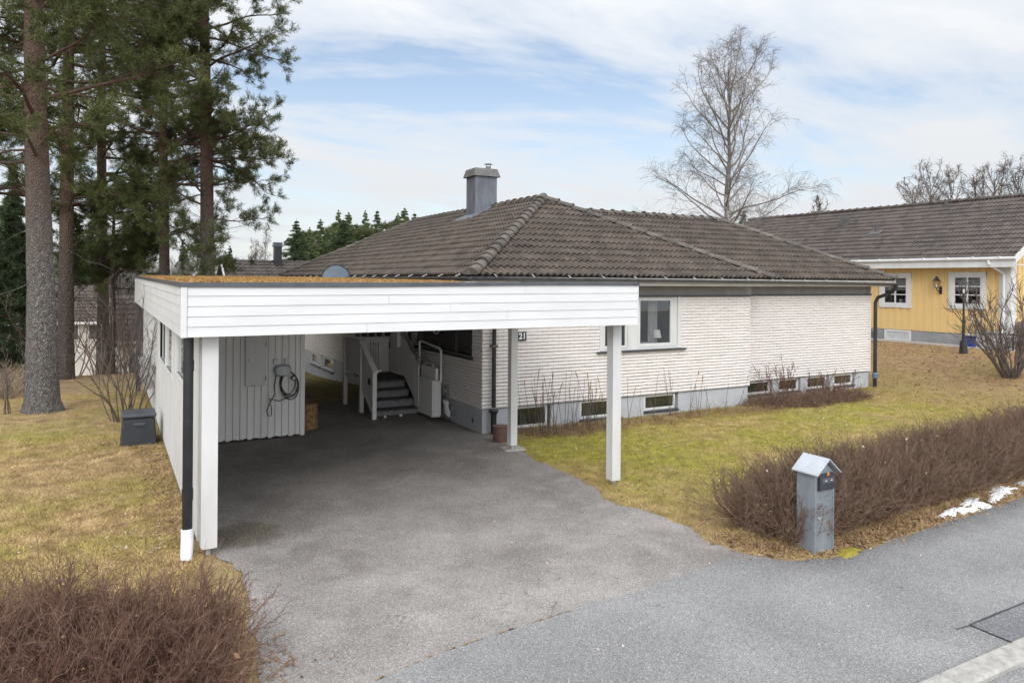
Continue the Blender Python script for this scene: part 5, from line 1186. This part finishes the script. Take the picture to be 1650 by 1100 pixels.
# ---- spruces
def spruce(name, h, w, seed, leaf, nb=110, kn=9, nl=.26, tw=.035, skirt=.06):
    r = RS(seed); t = empty(name, (0, 0, 0), 'x', 'spruce tree')
    MB().tube([(0, 0, -.5), (0, 0, h * .5), (0, 0, h)], [h * .016, h * .010, .01], 8).build('trunk', M['pinebark2'], t)
    z = h * (skirt + (.985 - skirt) * r.uniform(0, 1, nb) ** .9); z = np.round(z / .34) * .34 + r.normal(0, .03, nb); z = np.clip(z, .1, h * .985); az = r.uniform(0, 6.28, nb); L = w * (1 - z / h) ** 1.05 * r.uniform(.45, 1.3, nb) + .03
    P = np.stack([0 * z, 0 * z, z], 1); D = np.stack([np.cos(az), np.sin(az), r.uniform(-.25, .25, nb)], 1); lim = grow(r, P, D, L, 5, .15, -.25)
    _, tt, P2, D2 = spawn(r, lim, 9, .15, 1, .8, .2); D2[:, 2] *= .4; l2 = np.repeat(L, 9) * .3 * (1.1 - tt * .7); s2 = grow(r, P2, D2, l2, 2, .2, -.2)
    V, F = cat([tubes(lim, taper(nb, 5, .02, .006), 3), tubes(s2, taper(len(P2), 2, .006, .004), 3)]); npmesh('branches', V, F, M['pinebark2'], t)
    C = np.concatenate([s2[:, 0] * .5 + s2[:, 1] * .5, s2[:, 1], s2[:, 2]]); Dn = np.tile(norm(s2[:, 2] - s2[:, 0]), (3, 1)); Dn[:, 2] -= .15
    sc_n = np.repeat(.3 + .7 * np.clip((1 - C[:, 2] / h) * 3.5, 0, 1), kn)[:, None]
    V, F = needles(r, C, Dn, kn, nl * sc_n, tw, .55); npmesh('crown', V, F, M[leaf], t)
    return t
def put(proto, first, x, y, z, s, label, cat_='spruce tree', group=None, sxy=1.0):
    o = proto if first else copy_tree(proto)
    o.location = (x, y, z); o.scale = (s * sxy, s * sxy, s); o.rotation_euler[2] = random.uniform(0, 6.28); o['label'] = label; o['category'] = cat_
    if group: o['group'] = group
    elif 'group' in o: del o['group']
    return o
spA = spruce('spruce_tree', 12, 4.3, 31, 'spruce', 300, 7, .24, .05)
spB = spruce('spruce_tree', 12, 4.4, 32, 'spruce2', 300, 8, .26, .055, .02)
spC = spruce('spruce_tree', 10, 2.6, 33, 'spruce', 230, 9, .24, .045, .02)
def farpos(u, depth):  # direction across the view at eye level -> world
    x2 = (u - 825) / 1170; yaw = radians(29.05)
    return (depth * (sin(yaw) + cos(yaw) * x2), depth * (cos(yaw) - sin(yaw) * x2))
def top_z(v, u, depth): return 3 + depth * ((452 + (u - 825) * .00785) - v) / 1170
fx = [True, True, True]
GF = 'far treeline behind the white house'
far = [(477, 351, 75, 0, 'dark spruce standing alone beside the black chimney of the neighbouring house'), (516, 352, 90, 1, None), (531, 345, 95, 0, None), (545, 337, 92, 1, None), (560, 341, 100, 1, None), (573, 347, 90, 0, None), (588, 338, 96, 1, None), (607, 335, 92, 0, None), (627, 337, 100, 1, None), (651, 334, 96, 1, None), (667, 340, 100, 0, None), (679, 338, 98, 1, None), (694, 345, 104, 1, None), (712, 350, 104, 0, None),
       (504, 357, 95, 1, None), (498, 365, 80, 1, None), (640, 342, 105, 1, None), (600, 350, 85, 1, None), (553, 350, 84, 0, None), (730, 352, 106, 1, None), (960, 340, 110, 1, None), (985, 336, 120, 0, None), (1002, 340, 120, 1, None), (1050, 336, 110, 1, None), (1062, 338, 112, 0, None), (1085, 345, 110, 1, None), (1100, 346, 115, 1, None), (1140, 345, 110, 0, None), (1197, 334, 80, 0, 'dark pointed spruce just right of the big birch trunk'), (1222, 341, 100, 1, None), (1238, 345, 110, 0, None), (1255, 346, 110, 1, None), (1278, 342, 120, 0, None), (1300, 350, 120, 1, None)]
far = [(u, v, d, (2 if (i % 3 == 2 and not l) else k), l) for i, (u, v, d, k, l) in enumerate(far)]
for (u, v, dpt, kd, lab) in far:
    if kd == 2:
        x, y = farpos(u, dpt); zt = top_z(v, u, dpt); c = copy_tree(p7); c.location = (x, y, -2.0); sc = (zt + 2.0) / 7.9; c.scale = (sc * random.uniform(.8, 1.1), sc * random.uniform(.8, 1.1), sc); c.rotation_euler[2] = random.uniform(0, 6)
        c['label'] = 'round-topped pine in the far treeline left of the roof ridge' if u < 800 else 'round-topped pine in the far treeline right of the ridge'; c['category'] = 'conifer'; c['group'] = 'far pines left of the ridge' if u < 800 else 'far pines right of the ridge'
        continue
    x, y = farpos(u, dpt); zt = top_z(v, u, dpt); zb = -2.0; s = (zt - zb) / 12
    put([spA, spB][kd], fx[kd], x, y, zb, s, lab or ('conifer in the far treeline seen left of the roof ridge' if u < 800 else 'conifer top in the far treeline just above the roofs right of the ridge'), 'conifer', None if lab else (GF if u < 800 else 'far treeline right of the ridge'), random.uniform(.75, 1.35)); fx[kd] = False
# dark spruces at the left edge and behind the pines
for (u, dpt, v, lab) in [(-25, 27, 330, 'dark bushy spruce at the left edge behind the thickest pine trunk'), (22, 31, 300, 'second dark spruce in from the left edge'), (150, 60, 350, None), (190, 66, 370, None), (222, 70, 385, None), (128, 56, 345, None), (20, 50, 260, None), (295, 85, 385, None), (370, 90, 395, None)]:
    x, y = farpos(u, dpt); zb = float(tz(x, y)); s = (top_z(v, u, dpt) - zb) / 10
    put(spC, fx[2], x, y, zb, s, lab or 'dark spruce in the wood behind the tall pines', 'spruce tree', None if lab else 'spruces in the wood behind the pines', random.uniform(.9, 1.1)); fx[2] = False

# ---- bare trees and shrubs
def bare_tree(name, label, x, y, zb, h, w, seed, mat='bare', bark=None, limbs=34, e0=.55, e1=1.15, tr=.18, cat_='tree', crown0=.3, lvl=(9, 7), tw=.006, group=None, grav=.25, lims=None):
    r = RS(seed); t = empty(name, (x, y, zb), label, cat_, group)
    zz = np.linspace(0, h * .97, 14); off = np.cumsum(r.normal(0, h * .004, (14, 2)), 0)
    pts = [(x + off[k, 0], y + off[k, 1], zb + zz[k]) for k in range(14)]; MB().tube(pts, [tr * (1 - .93 * (k / 13) ** .8) + .008 for k in range(14)], 10).build('trunk', M[bark or mat], t, smooth=True)
    lz = h * (crown0 + (.93 - crown0) * (np.arange(limbs) + r.uniform(-.4, .4, limbs)).clip(0) / limbs); az = np.arange(limbs) * 2.4 + r.normal(0, .35, limbs); q = (lz / h - crown0) / (1 - crown0)
    el = e0 + (e1 - e0) * q + r.normal(0, .1, limbs)
    P = np.stack([x + np.interp(lz, zz, off[:, 0]), y + np.interp(lz, zz, off[:, 1]), zb + lz], 1); D = np.stack([np.cos(az) * np.cos(el), np.sin(az) * np.cos(el), np.sin(el)], 1)
    L = w * (1.05 - .62 * q) * r.uniform(.7, 1.15, limbs) / np.cos(np.clip(el, 0, 1.05)) * .8; L = np.minimum(L, (h * 1.02 - lz) / np.maximum(.3, np.sin(el)) * 1.0 + .3)
    lim = grow(r, P, D, L, 9, .32, grav); br = np.clip(L * .014, .012, .07); parts = [tubes(lim, taper(limbs, 9, br, tw * .9), 5)]
    i1, t1, P1, D1 = spawn(r, lim, lvl[0], .15, .98, .6, .18); D1[:, 2] += .2; l1 = L[i1] * (.45 - .25 * t1) * r.uniform(.6, 1.2, len(P1)); s1 = grow(r, P1, D1, l1, 6, .4, .1); parts.append(tubes(s1, taper(len(P1), 6, np.clip(l1 * .009, tw, .03), tw * .7), 3))
    i2, t2, P2, D2 = spawn(r, s1, lvl[1], .2, 1, .6, .2); l2 = l1[i2] * r.uniform(.3, .6, len(P2)) + .1; s2 = grow(r, P2, D2, l2, 4, .5, -.35); 
    V, F = cat(parts); npmesh('limbs', V, F, M[mat], t)
    parts = [tubes(s2, taper(len(P2), 4, tw * .8, tw * .55), 3)]
    if len(lvl) > 2:
        i3, t3, P3, D3 = spawn(r, s2, lvl[2], .2, 1, .6, .2); s3 = grow(r, P3, D3, l2[i3] * r.uniform(.4, .8, len(P3)), 3, .4, -.5); parts.append(tubes(s3, taper(len(P3), 3, tw * .6, tw * .4), 3))
    V, F = cat(parts); npmesh('twigs', V, F, M[mat], t)
    return t
bxy = farpos(1172, 30)
bare_tree('birch_tree', 'tall leafless birch with whitish trunk rising behind the tiled roof', bxy[0], bxy[1], 0, 12.2, 4.4, 44, 'barelight', 'birchbark', 42, .22, 1.12, .22, 'birch', .33, (8, 6, 4), .0062, None, .42)
# bare trees beyond the yellow house
for k, (u, v, dpt, w) in enumerate([(1500, 276, 55, 3.0), (1532, 284, 57, 3.0), (1470, 300, 58, 2.4), (1600, 276, 55, 3.2), (1640, 272, 56, 3.4), (1570, 290, 60, 3), (1320, 322, 60, 1.8)]):
    x, y = farpos(u, dpt); labs = ['leafless tree crown above the yellow house roof, leftmost full crown', 'leafless tree crown above the roof, second full crown from the left', 'small low leafless crown at the left end of the row above the yellow house roof', 'leafless tree crown above the roof, second from the right edge', 'leafless tree crown at the right edge above the roof', 'low leafless crown in the middle gap of the row above the yellow house roof', 'thin leafless crown just right of the birch']
    bare_tree('bare_tree', labs[k], x, y, 0, top_z(v, u, dpt), w, 50 + k, 'bare', None, 26, .7, 1.2, .15, 'bare tree', .3, (8, 6), .014, 'leafless trees behind the yellow house')
for k, (u, v, dpt, w, lab) in enumerate([(432, 362, 80, 1.8, 'slender leafless birch beside the black chimney'), (412, 395, 70, 2.2, 'brownish bare bush behind the tiled roof at the pine'), (505, 385, 85, 1.5, 'thin leafless tree between the lone spruce and the treeline')]):
    x, y = farpos(u, dpt); bare_tree('bare_tree', lab, x, y, -2, top_z(v, u, dpt) + 2, w, 70 + k, 'barelight' if k != 1 else 'bare', None, 26, .8, 1.2, .1, 'bare tree', .15, (7, 5), .012)

def shrub(name, label, x, y, h, w, seed, mat='bare', stems=22, cat_='shrub', group=None, per=(7, 5), tr=.012, lean=.45, zb=None, tw=.0035, base=.15):
    r = RS(seed); zb = float(gz(x, y)) - .02 if zb is None else zb; t = empty(name, (x, y, zb), label, cat_, group)
    a = r.uniform(0, 6.28, stems); q = r.uniform(0, 1, stems) ** .5; P = np.stack([x + base * q * np.cos(a), y + base * q * np.sin(a), np.full(stems, zb)], 1)
    D = np.stack([np.cos(a) * lean * q * w, np.sin(a) * lean * q * w, np.ones(stems)], 1); L = h * r.uniform(.6, 1.08, stems) * np.sqrt(1 + (lean * q * w) ** 2) * .95
    s0 = grow(r, P, D, L, 8, .28, .1); s1i, t1, P1, D1 = spawn(r, s0, per[0], .25, .98, .55, .15); D1[:, 2] += .25; l1 = L[s1i] * (.38 - .2 * t1) * r.uniform(.6, 1.3, len(P1)); s1 = grow(r, P1, D1, l1, 4, .3, .15)
    i2, t2, P2, D2 = spawn(r, s1, per[1], .2, 1, .5, .15); s2 = grow(r, P2, D2, l1[i2] * r.uniform(.3, .55, len(P2)), 3, .3, .1)
    V, F = cat([tubes(s0, taper(stems, 8, tr, tw), 5), tubes(s1, taper(len(P1), 4, tw * 1.3, tw * .8), 3)]); npmesh('stems', V, F, M[mat], t)
    V, F = tubes(s2, taper(len(P2), 3, tw * .9, tw * .6), 3); npmesh('twigs', V, F, M[mat], t)
    return t
shrub('bare_shrub', 'tall leafless shrub in front of the corner of the yellow house', 22.3, 11.05, 2.5, 1.7, 81, 'bare', 28, per=(8, 5), tr=.026, tw=.007, lean=.38, base=.22)
shrub('bare_shrub', 'thin upright sapling shrub beside the storage bin and carport wall', .35, 17.2, 3.0, .9, 82, 'bare', 20, per=(5, 3), tr=.014, tw=.004, lean=.5, base=.3)
shrub('bare_shrub', 'few thin shoots at the foot of the thickest pine trunk', -1.9, 19.2, 1.4, .8, 83, 'bare', 5, per=(4, 3), tr=.012, tw=.004)
for k, (x, y, h, w) in enumerate([(-.2, 31, 3.2, 1.6), (.7, 32, 4.2, 1.4), (1.3, 33, 4.0, 1.6), (-1.4, 33, 3.4, 1.8), (2.4, 36, 4.4, 2), (-3.2, 34, 3.8, 1.8), (-2.1, 38, 5, 2.2)]):
    shrub('bare_shrub', ['leafless thicket shrub right of the dark-trunked pine, before the pale houses', 'leafless thicket shrub in front of the low outbuilding'][0 if x < .5 else 1], x, y, h, w, 90 + k, 'bare' if k % 3 else 'twig', 8, 'shrub', 'thicket left of the dark-trunked pine and before the pale house' if x < .5 else 'thicket before the low outbuilding', (5, 4), .03, .4, None, .008, .5)
# brownish wood far behind, reads as one mass
r = RS(99); n = 900; uu = r.uniform(-80, 480, n); dp_ = r.uniform(60, 120, n); X = []; 
xy = np.array([farpos(a, b) for a, b in zip(uu, dp_)]); hh = r.uniform(4.5, 8.5, n) * (1 - .25 * np.clip((uu - 300) / 180, 0, 1)); P = np.stack([xy[:, 0], xy[:, 1], np.full(n, -3.0)], 1)
s0 = grow(r, P, np.tile([0, 0, 1.], (n, 1)) + r.normal(0, .08, (n, 3)), hh, 6, .12); i1, t1, P1, D1 = spawn(r, s0, 14, .2, 1, .5, .15); l1 = hh[i1] * .3 * (1.1 - t1 * .7); s1 = grow(r, P1, D1, l1, 3, .3, .2)
i2, t2, P2, D2 = spawn(r, s1, 4, .2, 1, .5, .15); s2 = grow(r, P2, D2, l1[i2] * .45, 2, .3, .1)
V, F = cat([tubes(s0, taper(n, 6, .07, .02), 3), tubes(s1, taper(len(P1), 3, .025, .012), 3), tubes(s2, taper(len(P2), 2, .014, .009), 3)])
tag(npmesh('far_wood', V, F, M['barelight']), 'brown leafless wood far behind the pines', 'wood', kind='stuff')
# hedge-like brown shrubs further right behind roofs
# ---- hedges
def hedge(name, label, path, hw, h, n, seed, mat, per=(7, 4), topvar=.07):
    r = RS(seed); path = np.array(path, float); seg = np.linalg.norm(np.diff(path, axis=0), axis=1); cum = np.concatenate([[0], np.cumsum(seg)]); s = r.uniform(0, cum[-1], n)
    cx = np.interp(s, cum, path[:, 0]); cy = np.interp(s, cum, path[:, 1]); i = np.clip(np.searchsorted(cum, s) - 1, 0, len(seg) - 1); d = (path[i + 1] - path[i]) / seg[i][:, None]; nrm = np.stack([-d[:, 1], d[:, 0]], 1)
    q = r.uniform(-1, 1, n); o = q * hw * .55; P = np.stack([cx + nrm[:, 0] * o, cy + nrm[:, 1] * o, np.zeros(n)], 1); P[:, 2] = gz(P[:, 0], P[:, 1]) - .02
    endb = np.clip(1 - s / .6, 0, 1)[:, None] * -d + np.clip(1 - (cum[-1] - s) / .6, 0, 1)[:, None] * d
    lean = nrm * (q * .75 + r.normal(0, .25, n))[:, None] + d * r.normal(0, .3, n)[:, None] + endb * .7
    hh = h * (1 + topvar * np.sin(s * 2.1 + seed) * .5 + r.normal(0, topvar * .6, n)) * (1 - .22 * np.abs(q) ** 2)
    D = np.stack([lean[:, 0] * .8, lean[:, 1] * .8, np.ones(n)], 1); s0 = grow(r, P, D, hh * r.uniform(.7, 1.12, n), 6, .5, .15)
    i1, t1, P1, D1 = spawn(r, s0, per[0], .15, .98, .6, .25); D1[:, 2] += .2; l1 = hh[i1] * r.uniform(.14, .42, len(P1)) * (1.1 - .45 * t1); s1 = grow(r, P1, D1, l1, 4, .5, .12)
    i2, t2, P2, D2 = spawn(r, s1, per[1], .15, 1, .55, .25); s2 = grow(r, P2, D2, l1[i2] * r.uniform(.25, .6, len(P2)), 2, .35, .1)
    V, F = cat([tubes(s0, taper(n, 6, .0062, .0020), 4), tubes(s1, taper(len(P1), 4, .0027, .0012), 3), tubes(s2, taper(len(P2), 2, .0015, .0009), 3)])
    return tag(npmesh(name, V, F, M[mat]), label, 'hedge')
hedge('hedge', 'long leafless brown hedge along the road behind the mailbox', [(6.70, 6.04), (7.4, 6.08), (9, 6.22), (11, 6.35), (13.5, 6.5), (17, 6.9), (22, 7.6)], .86, .86, 5400, 61, 'twig', (8, 4))
hedge('hedge', 'leafless reddish-brown hedge in the left foreground at the driveway corner', [(.68, 5.76), (.1, 5.85), (-1.2, 6.0), (-3.5, 6.2)], .74, .76, 2500, 62, 'twigred', (8, 4), .25)

# ---- dry perennials along the front wall
def stalks(name, label, x0, x1, y0, y1, n, h, seed, seedheads=.5, mat='reed'):
    r = RS(seed); t = empty(name, ((x0 + x1) / 2, (y0 + y1) / 2, 0), label, 'dry plants')
    P = np.stack([r.uniform(x0, x1, n), r.uniform(y0, y1, n), np.zeros(n)], 1); D = np.stack([r.normal(0, .1, n), r.normal(0, .07, n), np.ones(n)], 1); L = h * r.uniform(.5, 1.05, n); s = grow(r, P, D, L, 6, .14)
    V, F = tubes(s, taper(n, 6, .0055, .003), 4); st_ = npmesh('stalk', V, F, M['bare'], t)
    k = r.uniform(0, 1, n) < seedheads; q = s[k]; tip = q[:, -1]; dr_ = norm(q[:, -1] - q[:, -2]); hl = r.uniform(.1, .24, len(tip)); sp_ = np.stack([tip + dr_ * hl[:, None] * f for f in (-.5, -.25, 0, .3, .5)], 1)
    V, F = tubes(sp_, np.tile([.004, .010, .011, .008, .002], (len(tip), 1)), 5); npmesh('seed_head', V, F, M['reed' if mat == 'reed' else 'bare'], t)
    # low dead foliage
    m_ = n * 22; P = np.stack([r.uniform(x0 - .1, x1 + .1, m_), r.uniform(y0 - .15, y1 + .1, m_), np.zeros(m_)], 1); D = np.stack([r.normal(0, .8, m_), r.normal(0, .8, m_), np.abs(r.normal(.4, .5, m_))], 1); s = grow(r, P, D, r.uniform(.1, .42, m_), 4, .5, -.8); s[:, :, 2] = np.maximum(s[:, :, 2], .01)
    V, F = tubes(s, taper(m_, 4, .0038, .0018), 3); dl = npmesh('dead_leaves', V, F, M['twig'], t)
stalks('dry_perennials', 'tall dry stalks with brown seed heads by the basement window behind the middle post', 7.0, 8.9, 11.8, 12.35, 46, 1.2, 71)
stalks('dry_perennials', 'sparse dry stalks along the grey foundation right of the front carport post', 9.3, 13.2, 12.1, 12.45, 18, 1.15, 72, .4)
shrub('bare_shrub', 'low twiggy shrub before the row of four basement windows', 14.9, 12.5, 1.1, 1.2, 73, 'twigred', 16, per=(6, 4), tr=.009, tw=.004, lean=.5, base=.55)
shrub('bare_shrub', 'second low twiggy shrub right of the first before the basement windows', 16.3, 12.6, .75, 1.2, 74, 'twigred', 14, per=(6, 4), tr=.008, tw=.004, lean=.6, base=.45)
r = RS(75); n = 5200; P = np.stack([r.uniform(13.4, 17.6, n), r.uniform(11.7, 12.9, n), np.zeros(n)], 1); P = P[((P[:, 0] - 15.4) / 2.2) ** 2 + ((P[:, 1] - 12.45) / .75) ** 2 < 1]; n = len(P)
s = grow(r, P, np.stack([r.normal(0, .7, n), r.normal(0, .7, n), np.abs(r.normal(.6, .4, n))], 1), r.uniform(.2, .5, n), 4, .5, -.7); s[:, :, 2] = np.maximum(s[:, :, 2], .01); V, F = tubes(s, taper(n, 4, .005, .0025), 3)
tag(npmesh('dead_groundcover', V, F, M['twig']), 'tangled dead ground cover before the four basement windows', 'dead plants', kind='stuff')
r = RS(76); n = 7000; P = np.stack([r.uniform(7.0, 14, n), 12.1 + r.normal(0, .22, n), np.full(n, .01)], 1); s = grow(r, P, np.stack([r.normal(0, 1, n), r.normal(0, 1, n), np.abs(r.normal(.2, .2, n))], 1), r.uniform(.08, .26, n), 3, .5, -.5); s[:, :, 2] = np.clip(s[:, :, 2], .01, .12); V, F = tubes(s, taper(n, 3, .005, .003), 3)
tag(npmesh('bed_mulch', V, F, M['reed']), 'strip of matted dead stalks along the front foundation', 'mulch', kind='stuff')
# reeds/ferns at far left
r = RS(77); n = 2600; P = np.stack([r.uniform(-7, -2.2, n), r.uniform(23.5, 29, n), np.zeros(n)], 1); P[:, 2] = gz(P[:, 0], P[:, 1]); s = grow(r, P, np.stack([r.normal(0, .5, n), r.normal(0, .5, n), np.ones(n)], 1), r.uniform(.4, 1.0, n), 4, .4, -1.0); V, F = tubes(s, taper(n, 4, .010, .004), 3)
tag(npmesh('dry_bracken', V, F, M['bareorange']), 'tan dry bracken at the far left edge of the lawn', 'bracken', kind='stuff')

# ---- grass blades
def scatter_grass(boxes, seed):
    r = RS(seed); Vs = []
    for (x0, x1, y0, y1, dens, h) in boxes:
        n = int((x1 - x0) * (y1 - y0) * dens); x = r.uniform(x0, x1, n); y = r.uniform(y0, y1, n)
        k = ~inpoly(x, y, DR); x = x[k]; y = y[k]
        house_ = ((x > 6.35) & (x < 13.7) & (y > 12.6)) | ((x > 13.6) & (x < 19.2) & (y > 13.2)) | ((x > .86) & (x < 3.3) & (y > 8.6) & (y < 23.5) & ((y > 14) | (x < 1))) ; x = x[~house_]; y = y[~house_]; n = len(x)
        z = gz(x, y); a = r.uniform(0, 6.28, n); P = np.stack([x, y, z - .004], 1); w = np.stack([np.cos(a), np.sin(a), 0 * a], 1) * r.uniform(.0025, .006, n)[:, None]
        hv = h * r.uniform(.4, 1.3, n); tip = P + np.stack([r.normal(0, 1, n) * hv * .9, r.normal(0, 1, n) * hv * .9, hv * r.uniform(.3, 1, n)], 1)
        Vs.append(np.stack([P - w, P + w, tip], 1).reshape(-1, 3))
    V = np.concatenate(Vs); return V, np.arange(len(V)).reshape(-1, 3)
V, F = scatter_grass([(-3.5, .9, 6.5, 11, 4200, .05), (-4.5, .9, 11, 16, 2200, .055), (-5.5, .9, 16, 24, 900, .045), (5.9, 13, 5.3, 12.3, 3600, .045), (13, 19, 6.6, 13.2, 1900, .05), (19, 27.4, 8, 20, 600, .05), (3.3, 6.35, 17.7, 28, 500, .05)], 5)
tag(npmesh('grass', V, F, M['blade']), 'short winter grass, mossy green on the right lawn and straw coloured on the left', 'grass', kind='stuff')
# ---- fallen leaves
def leaves(name, label, n, fn, seed, mat, size=.03):
    r = RS(seed); P = fn(r, n); n = len(P); a = r.uniform(0, 6.28, n); t1 = np.stack([np.cos(a), np.sin(a), r.normal(0, .3, n)], 1); t2 = np.stack([-np.sin(a), np.cos(a), r.normal(0, .3, n)], 1); s = size * r.uniform(.5, 1.3, n)[:, None]
    z = np.stack([0 * a, 0 * a, r.uniform(.004, .02, n)], 1)
    V = np.stack([P - t1 * s + z, P - t2 * s * .55 + z * .5, P + t1 * s * .9 + z * .8, P + t2 * s * .6 + z], 1).reshape(-1, 3)
    return tag(npmesh(name, V, np.arange(len(V)).reshape(-1, 4), M[mat]), label, 'fallen leaves', kind='stuff')
def along(path, w, zf=lambda x, y: gz(x, y)):
    def f(r, n):
        p = np.array(path); seg = np.linalg.norm(np.diff(p, axis=0), axis=1); c = np.concatenate([[0], np.cumsum(seg)]); s = r.uniform(0, c[-1], n)
        x = np.interp(s, c, p[:, 0]) + r.normal(0, w, n); y = np.interp(s, c, p[:, 1]) + r.normal(0, w, n); return np.stack([x, y, np.maximum(zf(x, y), .01)], 1)
    return f
leaves('leaf_litter', 'brown leaf litter under the roadside hedge', 5200, along([(6.3, 6.2), (6.45, 5.65), (6.95, 5.4), (7.6, 5.4), (9, 5.5), (11, 5.6), (14, 5.9)], .1), 1, 'deadleaf', .024)
leaves('leaf_litter', 'loose brown leaves in the left foreground hedge', 1500, along([(1.0, 5.4), (.8, 6.3), (-1, 6.6), (-3, 6.5)], .22), 2, 'deadleaf', .022)
leaves('leaf_litter', 'pale leaves scattered on the lawns', 420, lambda r, n: np.concatenate([np.stack([r.uniform(-3, .8, n // 4), r.uniform(7, 18, n // 4), np.full(n // 4, .03)], 1), np.stack([r.uniform(6.6, 20, n // 2), r.uniform(7.2, 12, n // 2), np.full(n // 2, .03)], 1), np.stack([r.normal(.35, .2, 50), r.normal(9.3, .3, 50), np.full(50, .03)], 1)]), 3, 'paleleaf', .022)
leaves('leaf_litter', 'orange-brown leaves covering the lawn before the yellow house', 3800, lambda r, n: (lambda x, y: np.stack([x, y, gz(x, y) + .01], 1))(r.uniform(18, 26.8, n), r.uniform(8.5, 20, n)), 4, 'deadleaf', .035)
leaves('leaf_litter', 'few dead leaves and grit scattered on the driveway and road', 70, lambda r, n: np.stack([r.uniform(1.6, 9, n), r.uniform(4.2, 9, n), np.full(n, .01)], 1), 6, 'paleleaf', .016)
leaves('leaf_litter', 'dead leaves and earth along the outer carport wall', 1600, along([(.75, 8.8), (.7, 11), (.65, 14.3), (.1, 14.6), (-.1, 15.2)], .12), 7, 'deadleaf', .022)

leaves('leaf_litter', 'pale dead leaves caught in the roadside hedge', 90, lambda r, n: (lambda q: np.stack([6.5 + q * 8, 6.15 + q * .35 + r.normal(0, .33, n), r.uniform(.1, .8, n)], 1))(r.uniform(0, 1, n)), 8, 'paleleaf', .022)
leaves('leaf_litter', 'dead leaves caught in the left foreground hedge', 50, lambda r, n: np.stack([r.uniform(-1.5, .9, n), 5.9 + r.normal(0, .3, n), r.uniform(.1, .65, n)], 1), 9, 'deadleaf', .022)
# ------------------------------------------------------------------ sky, sun, camera
w = bpy.data.worlds.new('World'); scene.world = w; w.use_nodes = True; t = w.node_tree; t.nodes.clear()
out = t.nodes.new('ShaderNodeOutputWorld'); bg = t.nodes.new('ShaderNodeBackground'); sky = t.nodes.new('ShaderNodeTexSky'); sky.sky_type = 'NISHITA'; sky.sun_disc = False
SUN_EL, SUN_AZ = radians(32), radians(212)      # azimuth clockwise from +Y: from behind the camera, a little to the left
sky.sun_elevation = SUN_EL; sky.sun_rotation = SUN_AZ; sky.air_density = 1.0; sky.dust_density = .6; sky.ozone_density = 1.6
tc = t.nodes.new('ShaderNodeTexCoord'); s = t.nodes.new('ShaderNodeSeparateXYZ'); t.links.new(tc.outputs['Generated'], s.inputs[0])
zc = math_(t, 'ADD', math_(t, 'MAXIMUM', s.outputs[2], 0.0), .16)
cb = t.nodes.new('ShaderNodeCombineXYZ'); t.links.new(math_(t, 'DIVIDE', s.outputs[0], zc), cb.inputs[0]); t.links.new(math_(t, 'DIVIDE', s.outputs[1], zc), cb.inputs[1])
mp = t.nodes.new('ShaderNodeMapping'); mp.inputs['Rotation'].default_value = (0, 0, radians(25)); mp.inputs['Scale'].default_value = (.75, 1.5, 1); mp.inputs['Location'].default_value = (3.6, 1.2, 0); t.links.new(cb.outputs[0], mp.inputs[0])
n1 = noise(t, mp.outputs[0], .8, 8, .58, .5); n2 = noise(t, mp.outputs[0], 2.6, 8, .6, .3)
cl = math_(t, 'ADD', math_(t, 'MULTIPLY', n1, .75), math_(t, 'MULTIPLY', n2, .25))
fac = ramp(t, cl, [(.38, .22), (.46, .68), (.56, 1.0)])
hz = ramp(t, s.outputs[2], [(0.0, .75), (.16, .45), (.35, 0.0)])
fac = math_(t, 'MAXIMUM', fac, hz)
vd = t.nodes.new('ShaderNodeVectorMath'); vd.operation = 'DOT_PRODUCT'; t.links.new(tc.outputs['Generated'], vd.inputs[0]); vd.inputs[1].default_value = (sin(SUN_AZ) * cos(SUN_EL), cos(SUN_AZ) * cos(SUN_EL), sin(SUN_EL))
glow = math_(t, 'MULTIPLY', math_(t, 'POWER', math_(t, 'MAXIMUM', vd.outputs['Value'], 0.0), 1.5), 2.2)   # thin cloud is brightest round the sun
zen = math_(t, 'MULTIPLY', math_(t, 'POWER', math_(t, 'MAXIMUM', s.outputs[2], 0.0), 2.0), 1.6)
bright = math_(t, 'ADD', math_(t, 'ADD', glow, zen), 1.0)
cs_ = t.nodes.new('ShaderNodeVectorMath'); cs_.operation = 'SCALE'; cs_.inputs[0].default_value = (5.6, 5.75, 5.95); t.links.new(bright, cs_.inputs['Scale'])
lp = mix(t, fac, sky.outputs[0], cs_.outputs[0])
t.links.new(lp, bg.inputs[0]); bg.inputs[1].default_value = .10; t.links.new(bg.outputs[0], out.inputs[0])
sl = bpy.data.lights.new('sun', 'SUN'); sl.energy = .85; sl.angle = radians(20); sl.color = (1, .96, .9); so = bpy.data.objects.new('sun', sl); COL.objects.link(so)
dirv = Vector((sin(SUN_AZ) * cos(SUN_EL), cos(SUN_AZ) * cos(SUN_EL), sin(SUN_EL))); so.rotation_euler = dirv.to_track_quat('Z', 'Y').to_euler()
cam = bpy.data.cameras.new('camera'); co = bpy.data.objects.new('camera', cam); COL.objects.link(co); scene.camera = co
cam.sensor_width = 36; cam.lens = 1170 / 1650 * 36; cam.shift_y = -98 / 1650; cam.clip_start = .1; cam.clip_end = 2000
co.location = (0, 0, 3.0)
co.rotation_euler = (Matrix.Rotation(radians(-29.05), 4, 'Z') @ Matrix.Rotation(radians(90), 4, 'X') @ Matrix.Rotation(radians(.45), 4, 'Z')).to_euler()
vs_ = scene.view_settings; vs_.view_transform = 'Standard'; vs_.look = 'None'; vs_.exposure = .52; vs_.gamma = 1
scene.cycles.max_bounces = 6
